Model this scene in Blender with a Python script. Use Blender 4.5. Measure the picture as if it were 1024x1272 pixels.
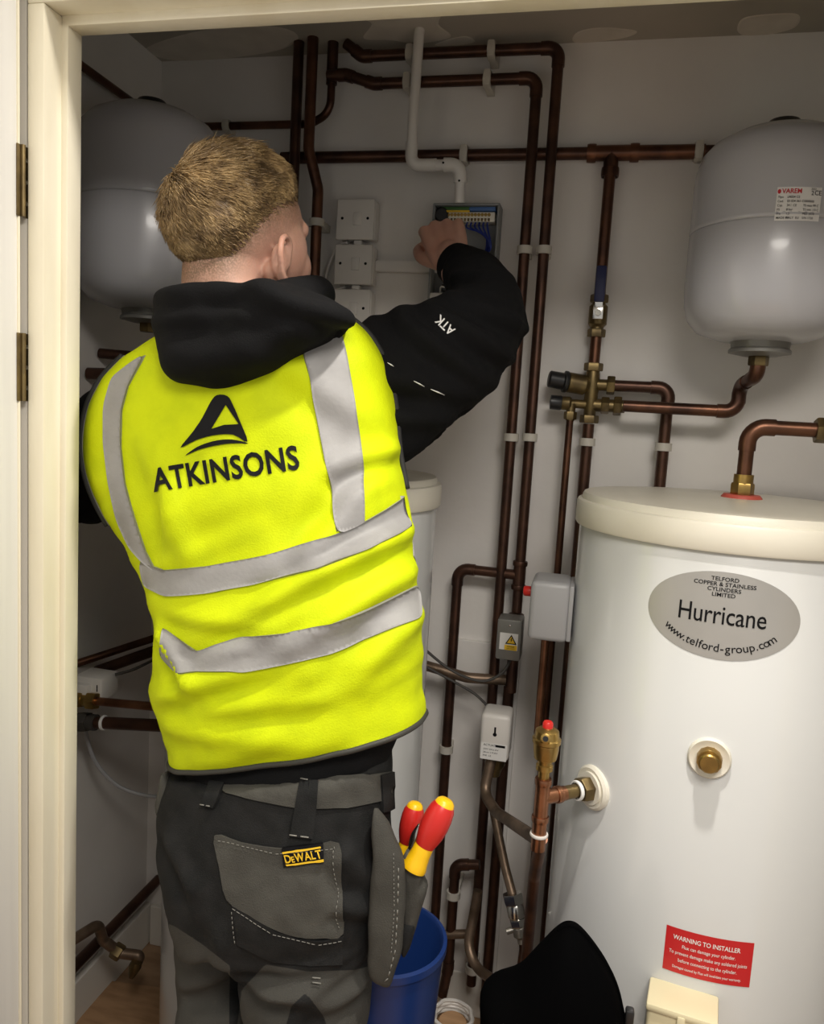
import bpy, bmesh, math, random
import numpy as np
from math import sin, cos, pi, radians, sqrt, atan2
from mathutils import Vector, Matrix, noise
from mathutils.bvhtree import BVHTree
from mathutils.geometry import tessellate_polygon

random.seed(7); rng = np.random.default_rng(7)
for o in list(bpy.data.objects): bpy.data.objects.remove(o)
S = bpy.context.scene
COL = S.collection

# ------------------------------------------------------------------ camera
EYE = Vector((0, 0, 1.42))
yaw, pitch, roll = radians(12.66), radians(6.95), radians(3.35)
fwd = Vector((-sin(yaw)*cos(pitch), cos(yaw)*cos(pitch), -sin(pitch)))
rt = Vector((cos(yaw), sin(yaw), 0)); up = rt.cross(fwd)
R_ = cos(roll)*rt + sin(roll)*up; U_ = -sin(roll)*rt + cos(roll)*up
cam = bpy.data.cameras.new('camera'); camo = bpy.data.objects.new('camera', cam); COL.objects.link(camo)
cam.sensor_fit = 'VERTICAL'; cam.sensor_height = 36; cam.lens = 980/1272*36; cam.clip_start = .02
camo.matrix_world = Matrix(((R_.x, U_.x, -fwd.x, 0), (R_.y, U_.y, -fwd.y, 0), (R_.z, U_.z, -fwd.z, EYE.z), (0, 0, 0, 1)))
S.camera = camo

# ------------------------------------------------------------------ light
S.view_settings.view_transform = 'Standard'; S.view_settings.look = 'None'
S.view_settings.gamma = 1; S.view_settings.use_curve_mapping = False
S.view_settings.exposure = 0.0
W = bpy.data.worlds.new('world'); S.world = W; W.use_nodes = True
W.node_tree.nodes['Background'].inputs[0].default_value = (1.0, .965, .92, 1)
W.node_tree.nodes['Background'].inputs[1].default_value = .53
def downlight(name, loc, power, size):
    l = bpy.data.lights.new(name, 'AREA'); l.shape = 'DISK'; l.size = size; l.energy = power
    l.color = (1, .945, .87); l.spread = radians(170)
    o = bpy.data.objects.new(name, l); COL.objects.link(o); o.location = loc
downlight('hall_downlight', (.12, .80, 2.345), 14.5, .07)
downlight('hall_ceiling_light', (.30, -.2, 2.345), 31, .75)

# ------------------------------------------------------------------ materials
def mat(name, col, rough=.5, metal=0, col2=None, nscale=8, namt=(.4, .65), bump=0, bscale=120, coat=0, spec=.5, stretch=None, sheen=0, sss=0, trans=0):
    m = bpy.data.materials.new(name); m.use_nodes = True
    nt = m.node_tree; N = nt.nodes; B = N['Principled BSDF']; Lk = nt.links.new
    c4 = (*col, 1)
    B.inputs['Base Color'].default_value = c4; B.inputs['Roughness'].default_value = rough
    B.inputs['Metallic'].default_value = metal; B.inputs['Specular IOR Level'].default_value = spec
    if coat: B.inputs['Coat Weight'].default_value = coat; B.inputs['Coat Roughness'].default_value = .08
    if sheen: B.inputs['Sheen Weight'].default_value = sheen; B.inputs['Sheen Roughness'].default_value = .6
    if sss: B.inputs['Subsurface Weight'].default_value = sss; B.inputs['Subsurface Radius'].default_value = (.01, .004, .002); B.inputs['Subsurface Scale'].default_value = .5
    tc = N.new('ShaderNodeTexCoord'); mp = N.new('ShaderNodeMapping'); Lk(tc.outputs['Object'], mp.inputs[0])
    if stretch: mp.inputs['Scale'].default_value = stretch
    if col2:
        nz = N.new('ShaderNodeTexNoise'); nz.inputs['Scale'].default_value = nscale; nz.inputs['Detail'].default_value = 5
        Lk(mp.outputs[0], nz.inputs['Vector'])
        rp = N.new('ShaderNodeMapRange'); rp.inputs[1].default_value = namt[0]; rp.inputs[2].default_value = namt[1]
        Lk(nz.outputs['Fac'], rp.inputs[0])
        mx = N.new('ShaderNodeMix'); mx.data_type = 'RGBA'; mx.inputs[6].default_value = c4; mx.inputs[7].default_value = (*col2, 1)
        Lk(rp.outputs[0], mx.inputs[0]); Lk(mx.outputs[2], B.inputs['Base Color'])
    if bump:
        nb = N.new('ShaderNodeTexNoise'); nb.inputs['Scale'].default_value = bscale; nb.inputs['Detail'].default_value = 4
        Lk(mp.outputs[0], nb.inputs['Vector'])
        bp = N.new('ShaderNodeBump'); bp.inputs['Strength'].default_value = bump; bp.inputs['Distance'].default_value = .003
        Lk(nb.outputs['Fac'], bp.inputs['Height']); Lk(bp.outputs[0], B.inputs['Normal'])
    return m
M = {}
M['wall'] = mat('wall_paint', (.80, .775, .74), .85, col2=(.73, .70, .67), nscale=3.5, bump=.15, bscale=60)
M['wall_hall'] = mat('hall_paint', (.75, .72, .66), .8)
M['frame'] = mat('frame_gloss', (.80, .75, .60), .35, col2=(.74, .68, .52), nscale=5, stretch=(3, 3, .6), bump=.05, bscale=40)
M['door'] = mat('door_white_grain', (.78, .77, .74), .45, col2=(.74, .73, .70), nscale=60, stretch=(1, 1, .03), bump=.12, bscale=90)
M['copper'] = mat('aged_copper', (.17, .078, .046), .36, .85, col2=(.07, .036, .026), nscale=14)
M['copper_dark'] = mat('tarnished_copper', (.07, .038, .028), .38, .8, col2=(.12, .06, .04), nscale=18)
M['copper_bright'] = mat('bright_copper', (.38, .18, .10), .32, .95, col2=(.20, .09, .05), nscale=16)
M['copper_dull'] = mat('dull_grey_copper', (.24, .17, .12), .45, .7, col2=(.13, .09, .06), nscale=22)
M['brass'] = mat('brass', (.50, .33, .10), .32, .95, col2=(.30, .20, .07), nscale=20)
M['brass_dark'] = mat('aged_brass', (.22, .16, .07), .4, .85, col2=(.11, .08, .04), nscale=25)
M['chrome'] = mat('chrome', (.62, .61, .58), .22, 1)
M['steel'] = mat('zinc_steel', (.42, .40, .36), .38, .9, col2=(.25, .24, .21), nscale=30)
M['white_plastic'] = mat('white_plastic', (.74, .71, .67), .38)
M['clip_plastic'] = mat('clip_plastic', (.55, .52, .46), .45)
M['grey_plastic'] = mat('grey_plastic', (.36, .36, .37), .42)
M['grey_metal'] = mat('grey_painted_metal', (.20, .195, .18), .4, .2)
M['box_grey'] = mat('enclosure_grey', (.24, .25, .25), .45)
M['vessel'] = mat('vessel_paint', (.50, .50, .53), .27, coat=.25)
M['cyl'] = mat('cylinder_white', (.63, .64, .635), .22, coat=.5, bump=.03, bscale=6)
M['cream'] = mat('cream_plastic', (.80, .765, .66), .4, col2=(.75, .715, .61), nscale=6)
M['cream_box'] = mat('cream_box', (.78, .70, .46), .35)
M['black'] = mat('black_plastic', (.012, .012, .013), .4)
M['rubber'] = mat('dark_rubber', (.045, .04, .035), .6)
M['navy'] = mat('navy_grip', (.01, .014, .07), .5)
M['blue'] = mat('blue_plastic', (.008, .032, .15), .38)
M['red'] = mat('red_plastic', (.55, .02, .015), .35)
M['red_rubber'] = mat('red_rubber', (.55, .10, .07), .55)
M['red_label'] = mat('red_label', (.56, .015, .02), .35)
M['yellow'] = mat('yellow_plastic', (.85, .50, .005), .35)
M['silver_label'] = mat('silver_label', (.46, .45, .43), .38, .35, col2=(.40, .39, .37), nscale=4)
M['label_white'] = mat('label_white', (.80, .79, .77), .45)
M['ink'] = mat('ink_black', (.004, .004, .005), .6, spec=.2)
M['ink_white'] = mat('ink_white', (.82, .82, .80), .5)
M['ink_red'] = mat('ink_red', (.55, .02, .03), .5)
M['amber'] = mat('label_amber', (.80, .50, .02), .45)
M['wire_blue'] = mat('wire_blue', (.01, .03, .25), .4)
M['term_green'] = mat('terminal_green', (.05, .14, .03), .5)
M['term_blue'] = mat('terminal_blue', (.07, .16, .38), .5)
M['vest'] = mat('hi_vis_yellow', (.58, .68, .002), .7, col2=(.51, .61, .002), nscale=20, bump=.25, bscale=420, spec=.2)
M['tape'] = mat('reflective_tape', (.31, .305, .30), .6, .0, col2=(.26, .255, .25), nscale=16, bump=.15, bscale=160)
M['piping_black'] = mat('black_binding', (.018, .018, .017), .75)
M['piping_grey'] = mat('grey_binding', (.035, .034, .028), .6)
M['hoodie'] = mat('black_fleece', (.0055, .0055, .006), .92, bump=.3, bscale=500, spec=.15)
M['trouser'] = mat('black_work_cloth', (.009, .0095, .0095), .85, col2=(.015, .015, .015), nscale=30, bump=.4, bscale=600, spec=.25)
M['trouser_grey'] = mat('grey_work_cloth', (.055, .053, .046), .85, col2=(.070, .068, .059), nscale=25, bump=.4, bscale=600, spec=.25)
M['thread'] = mat('pale_thread', (.20, .195, .175), .8)
M['hair'] = mat('blond_hair', (.44, .30, .14), .38, col2=(.19, .12, .055), nscale=45, spec=.6)
M['hair_under'] = mat('hair_roots', (.13, .085, .045), .7)
M['boot'] = mat('boot_leather', (.05, .035, .02), .6)
M['bag'] = mat('black_bag', (.0016, .0016, .0018), .95, spec=.02)
M['sole'] = mat('boot_sole', (.02, .02, .02), .8)
M['eye'] = mat('eye_white', (.8, .8, .78), .2)
M['plaster'] = mat('skim_plaster', (.66, .61, .53), .9, col2=(.58, .53, .46), nscale=12)
M['board'] = mat('chipboard', (.50, .30, .16), .75, col2=(.38, .22, .11), nscale=12, stretch=(1, 4, 1))
M['paper'] = mat('paper_scrap', (.75, .70, .62), .8)

def floor_mat():
    m = mat('floor_boarding', (.42, .27, .16), .75, col2=(.30, .18, .10), nscale=9, stretch=(1, 3, 1), bump=.2, bscale=70)
    return m
def ceiling_mat():
    m = bpy.data.materials.new('bare_plasterboard'); m.use_nodes = True
    nt = m.node_tree; N = nt.nodes; B = N['Principled BSDF']; Lk = nt.links.new; B.inputs['Roughness'].default_value = .9
    tc = N.new('ShaderNodeTexCoord')
    b = N.new('ShaderNodeTexNoise'); b.inputs['Scale'].default_value = 2; b.inputs['Detail'].default_value = 5; Lk(tc.outputs['Object'], b.inputs['Vector'])
    r2 = N.new('ShaderNodeMapRange'); r2.inputs[1].default_value = .4; r2.inputs[2].default_value = .6; Lk(b.outputs['Fac'], r2.inputs[0])
    x0 = N.new('ShaderNodeMix'); x0.data_type = 'RGBA'; x0.inputs[6].default_value = (.46, .42, .36, 1); x0.inputs[7].default_value = (.36, .335, .28, 1); Lk(r2.outputs[0], x0.inputs[0])
    Lk(x0.outputs[2], B.inputs['Base Color'])
    return m
def skin_mat():
    m = mat('skin', (.62, .36, .27), .5, col2=(.56, .29, .21), nscale=14, bump=.12, bscale=260, sss=.15)
    nt = m.node_tree; N = nt.nodes; B = N['Principled BSDF']; Lk = nt.links.new
    src = B.inputs['Base Color'].links[0].from_socket
    at = N.new('ShaderNodeAttribute'); at.attribute_name = 'stubble'
    tc = N.new('ShaderNodeTexCoord'); nz = N.new('ShaderNodeTexNoise'); nz.inputs['Scale'].default_value = 420; nz.inputs['Detail'].default_value = 2
    Lk(tc.outputs['Object'], nz.inputs['Vector'])
    r = N.new('ShaderNodeMapRange'); r.inputs[1].default_value = .3; r.inputs[2].default_value = .6; r.inputs[3].default_value = .45; r.inputs[4].default_value = 1; Lk(nz.outputs['Fac'], r.inputs[0])
    mu = N.new('ShaderNodeMath'); mu.operation = 'MULTIPLY'; Lk(at.outputs['Fac'], mu.inputs[0]); Lk(r.outputs[0], mu.inputs[1])
    mx = N.new('ShaderNodeMix'); mx.data_type = 'RGBA'; mx.inputs[7].default_value = (.16, .10, .055, 1)
    Lk(mu.outputs[0], mx.inputs[0]); Lk(src, mx.inputs[6]); Lk(mx.outputs[2], B.inputs['Base Color'])
    return m
def trouser_mat():
    m = mat('two_tone_work_cloth', (.009, .0095, .0095), .85, col2=(.015, .015, .015), nscale=30, bump=.4, bscale=600, spec=.25)
    nt = m.node_tree; N = nt.nodes; B = N['Principled BSDF']; Lk = nt.links.new; src = B.inputs['Base Color'].links[0].from_socket
    at = N.new('ShaderNodeAttribute'); at.attribute_name = 'panel'
    r = N.new('ShaderNodeMapRange'); r.inputs[1].default_value = -.06; r.inputs[2].default_value = .06; Lk(at.outputs['Fac'], r.inputs[0])
    mx = N.new('ShaderNodeMix'); mx.data_type = 'RGBA'; mx.inputs[7].default_value = (.052, .05, .044, 1)
    Lk(r.outputs[0], mx.inputs[0]); Lk(src, mx.inputs[6]); Lk(mx.outputs[2], B.inputs['Base Color']); return m
M['trouser2'] = trouser_mat()
M['floor'] = floor_mat(); M['ceiling'] = ceiling_mat(); M['skin'] = skin_mat()

# ------------------------------------------------------------------ mesh helpers
def V3(p): return Vector(p)
class MB:
    def __init__(s): s.v = []; s.f = []
    def add(s, vs, fs):
        n = len(s.v); s.v += [tuple(v) for v in vs]; s.f += [tuple(i+n for i in f) for f in fs]; return s
    def box(s, c, d, bev=0, rot=None, seg=2):
        bm = bmesh.new(); bmesh.ops.create_cube(bm, size=1)
        for v in bm.verts: v.co = Vector((v.co.x*d[0], v.co.y*d[1], v.co.z*d[2]))
        if bev: bmesh.ops.bevel(bm, geom=list(bm.edges), offset=bev, segments=seg, affect='EDGES', profile=.5)
        bm.verts.index_update()
        vs = [v.co.copy() for v in bm.verts]
        if rot is not None: vs = [rot @ v for v in vs]
        vs = [v+Vector(c) for v in vs]; fs = [[v.index for v in f.verts] for f in bm.faces]; bm.free()
        return s.add(vs, fs)
    def tube(s, path, r, n=14, cap=True, flat=None):
        P = [Vector(p) for p in path]; k = len(P)
        rs = r if hasattr(r, '__len__') else [r]*k
        T = []
        for i in range(k):
            t = (P[min(i+1, k-1)]-P[max(i-1, 0)]); T.append(t.normalized() if t.length > 1e-9 else Vector((0, 0, 1)))
        a = Vector((1, 0, 0)) if abs(T[0].x) < .8 else Vector((0, 1, 0))
        a = (a - T[0]*a.dot(T[0])).normalized(); vs = []
        for i in range(k):
            a = (a - T[i]*a.dot(T[i])); a = a.normalized() if a.length > 1e-6 else T[i].orthogonal().normalized()
            b = T[i].cross(a); fl = flat[i] if flat else 1
            for j in range(n):
                q = 2*pi*j/n; vs.append(P[i]+a*cos(q)*rs[i]+b*sin(q)*rs[i]*fl)
        fs = [(i*n+j, i*n+(j+1) % n, (i+1)*n+(j+1) % n, (i+1)*n+j) for i in range(k-1) for j in range(n)]
        if cap: fs += [tuple(reversed(range(n))), tuple(range((k-1)*n, k*n))]
        return s.add(vs, fs)
    def lathe(s, prof, o, axis=(0, 0, 1), n=28, cap=True):
        z = Vector(axis).normalized(); a = z.orthogonal().normalized(); b = z.cross(a); o = Vector(o); k = len(prof)
        if abs(z.z) > .999: a = Vector((1, 0, 0)); b = z.cross(a)
        vs = [o+z*h+(a*cos(2*pi*j/n)+b*sin(2*pi*j/n))*max(r, 1e-5) for r, h in prof for j in range(n)]
        fs = [(i*n+j, i*n+(j+1) % n, (i+1)*n+(j+1) % n, (i+1)*n+j) for i in range(k-1) for j in range(n)]
        if cap: fs += [tuple(reversed(range(n))), tuple(range((k-1)*n, k*n))]
        return s.add(vs, fs)
    def ellipsoid(s, c, r, mt=None, n=24, k=14):
        vs = []; fs = []; mt = mt or Matrix.Identity(3)
        for i in range(k+1):
            ph = -pi/2+pi*i/k
            for j in range(n):
                q = 2*pi*j/n; v = Vector((r[0]*cos(ph)*cos(q), r[1]*cos(ph)*sin(q), r[2]*sin(ph))); vs.append(mt @ v+Vector(c))
        fs = [(i*n+j, i*n+(j+1) % n, (i+1)*n+(j+1) % n, (i+1)*n+j) for i in range(k) for j in range(n)]
        return s.add(vs, fs)
    def limb(s, pts, rs, n=20, sub=6, cap=True, flat=None):
        pts, rs = smooth_path(pts, rs, sub)
        if cap:
            d0 = (pts[0]-pts[1]).normalized(); d1 = (pts[-1]-pts[-2]).normalized()
            a = [(pts[0]+d0*rs[0]*sin(q), max(rs[0]*cos(q), 1e-4)) for q in (1.5, 1.2, .8, .4)]
            b = [(pts[-1]+d1*rs[-1]*sin(q), max(rs[-1]*cos(q), 1e-4)) for q in (.4, .8, 1.2, 1.5)]
            pts = [p for p, _ in a]+pts+[p for p, _ in b]; rs = [r for _, r in a]+rs+[r for _, r in b]
        return s.tube(pts, rs, n)
    def mesh(s, name, off=Vector((0, 0, 0))):
        m = bpy.data.meshes.new(name); m.from_pydata([(v[0]-off[0], v[1]-off[1], v[2]-off[2]) for v in s.v], [], s.f); m.update(); return m
def smooth_path(pts, rs, sub=6):
    P = [Vector(p) for p in pts]; out = []; ro = []; k = len(P)
    for i in range(k-1):
        p0, p1, p2, p3 = P[max(i-1, 0)], P[i], P[i+1], P[min(i+2, k-1)]
        r0, r1, r2, r3 = rs[max(i-1, 0)], rs[i], rs[i+1], rs[min(i+2, k-1)]
        for q in range(sub):
            t = q/sub; f = lambda a, b, c, d: .5*((2*b)+(c-a)*t+(2*a-5*b+4*c-d)*t*t+(3*b-a-3*c+d)*t**3)
            out.append(f(p0, p1, p2, p3)); ro.append(f(r0, r1, r2, r3))
    out.append(P[-1]); ro.append(rs[-1]); return out, ro
def catmull(pts, sub=5, closed=True):
    n = len(pts); out = []
    for i in range(n if closed else n-1):
        g = (lambda j: pts[j % n]) if closed else (lambda j: pts[max(0, min(n-1, j))])
        p0, p1, p2, p3 = (np.array(g(i+d), float) for d in (-1, 0, 1, 2))
        for q in range(sub):
            t = q/sub; out.append(tuple(.5*((2*p1)+(p2-p0)*t+(2*p0-5*p1+4*p2-p3)*t*t+(3*p1-p0-3*p2+p3)*t**3)))
    if not closed: out.append(tuple(pts[-1]))
    return out
def fillet(pts, rad, n=7):
    P = [Vector(p) for p in pts]; out = [P[0]]; arcs = []
    for i in range(1, len(P)-1):
        a = (P[i-1]-P[i]); b = (P[i+1]-P[i]); la, lb = a.length, b.length; a.normalize(); b.normalize()
        ang = a.angle(b)
        if ang > 3.05: out.append(P[i]); continue
        t = min(rad/math.tan(ang/2), la*.48, lb*.48); rr = t*math.tan(ang/2)
        c = P[i]+(a+b).normalized()*(rr/sin(ang/2)); s0 = P[i]+a*t-c; s1 = P[i]+b*t-c
        w_ = s0.angle(s1); arc = [c+(s0*sin((1-q/n)*w_)+s1*sin(q/n*w_))/sin(w_) for q in range(n+1)]; out += arc; arcs.append((P[i]+a*(t+.014), arc, P[i]+b*(t+.014)))
    out.append(P[-1]); return out, arcs
def snap(pts, tol=.13):
    P = [Vector(p) for p in pts]
    for i in range(1, len(P)):
        d = P[i]-P[i-1]
        if abs(d.x) < tol*abs(d.z): P[i].x = P[i-1].x
        elif abs(d.z) < tol*abs(d.x): P[i].z = P[i-1].z
    return P
def link(name, me, m, parent=None, loc=(0, 0, 0), smooth=True, angle=40):
    o = bpy.data.objects.new(name, me); COL.objects.link(o); me.materials.append(m if not isinstance(m, str) else M[m])
    o.location = loc
    if parent is not None: o.parent = parent
    if smooth:
        me.polygons.foreach_set('use_smooth', [True]*len(me.polygons))
        if angle: me.set_sharp_from_angle(angle=radians(angle))
    return o
def root_of(p):
    while p.parent is not None: p = p.parent
    return p
def part(name, mb, m, parent, smooth=True, angle=40):
    """world-coordinate mesh as a child of a thing or part"""
    return link(name, mb.mesh(name, root_of(parent)['_o'].to_list() if '_o' in root_of(parent) else (0, 0, 0)), m, parent, smooth=smooth, angle=angle)
def tag(o, label, cat, group=None):
    o['label'] = label; o['category'] = cat
    if group: o['group'] = group
    return o
def thing(name, label, cat, loc, group=None):
    o = bpy.data.objects.new(name, None); COL.objects.link(o); o.location = loc; o.empty_display_size = .05
    o['_o'] = [float(c) for c in loc]; return tag(o, label, cat, group)
def struct(name, mb, m, smooth=False):
    o = link(name, mb.mesh(name), m, smooth=smooth); o['kind'] = 'structure'; return o
def spart(name, mb, m, parent, smooth=True): return link(name, mb.mesh(name), m, parent, smooth=smooth)

# ---- lettering: flat text outlines, mapped on to a surface by a function of (u, v)
def text2d(body, size, bold=0, align='CENTER', spacing=1.0):
    c = bpy.data.curves.new('t', 'FONT'); c.body = body; c.size = size; c.align_x = align; c.align_y = 'CENTER'
    c.offset = bold*size; c.resolution_u = 3; c.fill_mode = 'FRONT'; c.space_character = spacing
    o = bpy.data.objects.new('t', c); COL.objects.link(o)
    dg = bpy.context.evaluated_depsgraph_get(); me = o.evaluated_get(dg).to_mesh()
    vs = [(v.co.x, v.co.y) for v in me.vertices]; fs = [tuple(p.vertices) for p in me.polygons]
    o.evaluated_get(dg).to_mesh_clear(); bpy.data.objects.remove(o); bpy.data.curves.remove(c); return vs, fs
def refine(vs, fs, maxlen):
    bm = bmesh.new(); bv = [bm.verts.new((x, y, 0)) for x, y in vs]
    for f in fs:
        try: bm.faces.new([bv[i] for i in f])
        except ValueError: pass
    for it in range(7):
        bmesh.ops.triangulate(bm, faces=list(bm.faces))
        es = [e for e in bm.edges if e.calc_length() > maxlen]
        if not es: break
        bmesh.ops.subdivide_edges(bm, edges=es, cuts=1)
    bmesh.ops.triangulate(bm, faces=list(bm.faces))
    bm.verts.index_update(); vs = [(v.co.x, v.co.y) for v in bm.verts]; fs = [tuple(v.index for v in f.verts) for f in bm.faces]
    bd = [tuple(v.index for v in e.verts) for e in bm.edges if len(e.link_faces) == 1]; bm.free(); return vs, fs, bd
def poly2d(loops):
    flat = [p for l in loops for p in l]
    return flat, tessellate_polygon([[Vector((x, y, 0)) for x, y in l] for l in loops])
def mapped(pairs, fn, maxlen=.012):
    mb = MB()
    for vs, fs in pairs:
        vs, fs, bd = refine(vs, fs, maxlen); mb.add([fn(x, y) for x, y in vs], fs)
    return mb
def xf(vf, dx=0, dy=0, rot=0, sx=1, sy=1):
    vs, fs = vf; c, s_ = cos(rot), sin(rot)
    return [(dx+c*x*sx-s_*y*sy, dy+s_*x*sx+c*y*sy) for x, y in vs], fs
def rect(w, h): return [(-w/2, -h/2), (w/2, -h/2), (w/2, h/2), (-w/2, h/2)], [(0, 1, 2, 3)]
def wrap(c, R, ang0, z0, off):
    """surface of an upright cylinder: u runs to the right as seen from outside"""
    return lambda u, v: Vector((c[0]+(R+off)*sin(ang0+u/R), c[1]-(R+off)*cos(ang0+u/R), z0+v))

# ================================================================== STRUCTURE
YB = 1.75; XL = -1.05; XR = .62; ZC = 2.2; YF = .96; YI = 1.04
OXL = -.744; OXR = .47; ZH = 1.925
struct('floor', MB().box(((XL+XR)/2-.1, .1, -.03), (2.6, 3.5, .06)), 'floor')
struct('wall_back', MB().box(((XL+XR)/2, YB+.05, 1.15), (XR-XL+.3, .1, 2.3)), 'wall')
struct('wall_left', MB().box((XL-.05, 1.4, 1.15), (.1, .72, 2.3)), 'wall')
struct('wall_right', MB().box((XR+.05, 1.4, 1.15), (.1, .72, 2.3)), 'wall')
CEIL = struct('ceiling', MB().box(((XL+XR)/2, 1.4, ZC+.04), (XR-XL+.2, .72, .08)), 'ceiling')
fw_ = MB()
fw_.box(((-1.4+OXL-.03)/2, 1.0, 1.2), (1.4+OXL-.03, .08, 2.4)).box(((OXR+.03+1.3)/2, 1.0, 1.2), (1.3-OXR-.03, .08, 2.4)).box(((OXL+OXR)/2, 1.0, (ZH+.03+2.4)/2), (OXR-OXL+.06, .08, 2.4-ZH-.03))
struct('wall_front', fw_, 'wall_hall')
struct('ceiling_hall', MB().box((-.05, -.1, 2.42), (2.7, 2.12, .06)), 'wall_hall')

# door lining with stops and architrave
dl = thing('door_2', 'cream painted door lining framing the cupboard opening', 'door frame', (OXL, YF, 0)); dl['kind'] = 'structure'; del dl['category']
part('jamb', MB().box((OXL-.0125, .9925, ZH/2), (.025, .075, ZH), .002), 'frame', dl)
part('jamb', MB().box((OXR+.0125, 1.0, ZH/2), (.025, .09, ZH), .002), 'frame', dl)
part('head', MB().box(((OXL+OXR)/2, 1.0, ZH+.0125), (OXR-OXL+.05, .09, .025), .002), 'frame', dl)
part('door_stop', MB().box((OXL+.004, 1.005, ZH/2-.004), (.012, .03, ZH-.012), .0015), 'frame', dl)
part('door_stop', MB().box((OXR-.004, 1.005, ZH/2-.004), (.012, .03, ZH-.012), .0015), 'frame', dl)
part('door_stop', MB().box(((OXL+OXR)/2, 1.005, ZH-.006), (OXR-OXL, .03, .014), .0015), 'frame', dl)
part('architrave', MB().box(((OXL+OXR)/2, .951, ZH+.06), (OXR-OXL+.19, .016, .065), .003), 'frame', dl)
part('architrave', MB().box((OXR+.06, .951, (ZH+.027)/2), (.065, .016, ZH+.027), .003), 'frame', dl)
# open door leaf on the left with its hinges
DX = -.7735
d1 = thing('door_1', 'white wood-grained door leaf standing open at the left edge', 'door', (DX-.02, .56, 0)); d1['kind'] = 'structure'; del d1['category']
rotd = Matrix.Rotation(radians(.6), 3, 'Z')
part('door_leaf', MB().box((DX-.0205, .575, .99), (.036, .74, 1.955), .003, rot=None), 'door', d1)
part('edge_lipping', MB().box((DX-.0195, .9465, .99), (.037, .003, 1.955), .0008), 'frame', d1)
for zc in (1.7007, 1.4549, .3):
    h = part('hinge', MB().box((DX-.001, .9525, zc), (.0025, .022, .092), .0005).tube([(DX+.002, .9500, zc-.046), (DX+.002, .9500, zc+.046)], .0032, 10), 'brass_dark', d1)
    for dz in (-.028, 0, .028): part('screw', MB().lathe([(.0036, 0), (.003, .0012)], (DX+.0002, .9575, zc+dz), (1, -.4, 0), 10), 'chrome', h)
# baseboards
bb = MB().box((XL+.008, 1.4, .055), (.016, .70, .11), .003); struct('baseboard_left', bb, 'wall_hall')
struct('baseboard_back', MB().box((-.2, YB-.007, .055), (1.66, .014, .11), .003), 'wall_hall')
# boxed-in lower panels on the back wall
bx = struct('trim_1', MB().box((-0.2065, YB-.006, .46), (.17, .012, .92), .002), 'wall')

# skim plaster patches left on the bare ceiling board
def ceiling_patch(pts):
    n = len(pts)*5; xy = catmull([(p[0], p[1]) for p in pts], 5); cx = sum(p[0] for p in xy)/n; cy = sum(p[1] for p in xy)/n; mb = MB()
    mb.add([(x, y, ZC) for x, y in xy]+[(cx+(x-cx)*.93, cy+(y-cy)*.93, ZC-.0012) for x, y in xy], [tuple(range(n, 2*n))]+[(j, n+j, n+(j+1) % n, (j+1) % n) for j in range(n)])
    spart('plaster_patch', mb, 'plaster', CEIL)
ceiling_patch([(-0.111, 1.7248, 2.2), (-0.0945, 1.6996, 2.2), (-0.0508, 1.6909, 2.2), (0.0115, 1.7103, 2.2), (-0.003, 1.7355, 2.2), (-0.0663, 1.7499, 2.2), (-0.1068, 1.7494, 2.2)])
ceiling_patch([(0.2024, 1.7232, 2.2), (0.2082, 1.6803, 2.2), (0.2558, 1.6703, 2.2), (0.302, 1.6782, 2.2), (0.3077, 1.7276, 2.2), (0.265, 1.7522, 2.2), (0.2204, 1.751, 2.2)])
ceiling_patch([(-0.543, 1.6889, 2.2), (-0.5087, 1.6308, 2.2), (-0.5209, 1.6035, 2.2), (-0.4659, 1.5842, 2.2), (-0.4042, 1.597, 2.2), (-0.3548, 1.59, 2.2), (-0.3735, 1.6447, 2.2), (-0.359, 1.7001, 2.2), (-0.432, 1.7213, 2.2), (-0.4884, 1.7014, 2.2)])
ceiling_patch([(-0.3602, 1.707, 2.2), (-0.3253, 1.7, 2.2), (-0.3124, 1.7258, 2.2), (-0.3568, 1.7359, 2.2), (-0.3994, 1.7318, 2.2)])
ceiling_patch([(-1.0569, 1.6914, 2.2), (-0.9018, 1.6247, 2.2), (-0.7493, 1.6126, 2.2), (-0.6856, 1.6396, 2.2), (-0.694, 1.6885, 2.2), (-0.7837, 1.7328, 2.2), (-0.9921, 1.7538, 2.2)])
# ================================================================== PLUMBING HELPERS
def clip(parent, p, r, axis, wall='y', m='clip_plastic'):
    p = Vector(p); mb = MB(); ax = Vector(axis)
    mb.lathe([(r*1.02, -.008), (r*1.42, -.008), (r*1.42, .008), (r*1.02, .008)], p, ax, 20, cap=False)
    if wall == 'y':
        d = YB-p.y-.0006; d_ = (.022, d-r, .016) if abs(ax.z) > .5 else (.016, d-r, .022)
        mb.box((p.x, p.y+r+(d-r)/2, p.z), d_, .001)
        if abs(ax.x) > .5: mb.box((p.x, p.y, p.z), (.016, 2.9*r, 2.9*r), .004)
    else:
        d = p.x-XL; mb.box((p.x-r-(d-r)/2, p.y, p.z), (d-r, .022, .016), .001)
    return part('pipe_clip', mb, m, parent)
def collar(mb, p, axis, r, w=.018): mb.lathe([(r*1.0, -w/2), (r*1.17, -w/2), (r*1.22, -w/4), (r*1.22, w/4), (r*1.17, w/2), (r*1.0, w/2)], p, axis, 20, cap=False)
def nut(mb, p, axis, r, w=.016): mb.lathe([(r*.8, -w/2), (r, -w/2), (r*1.06, -w*.35), (r*1.06, w*.35), (r, w/2), (r*.8, w/2)], p, axis, 6, cap=True)
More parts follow.
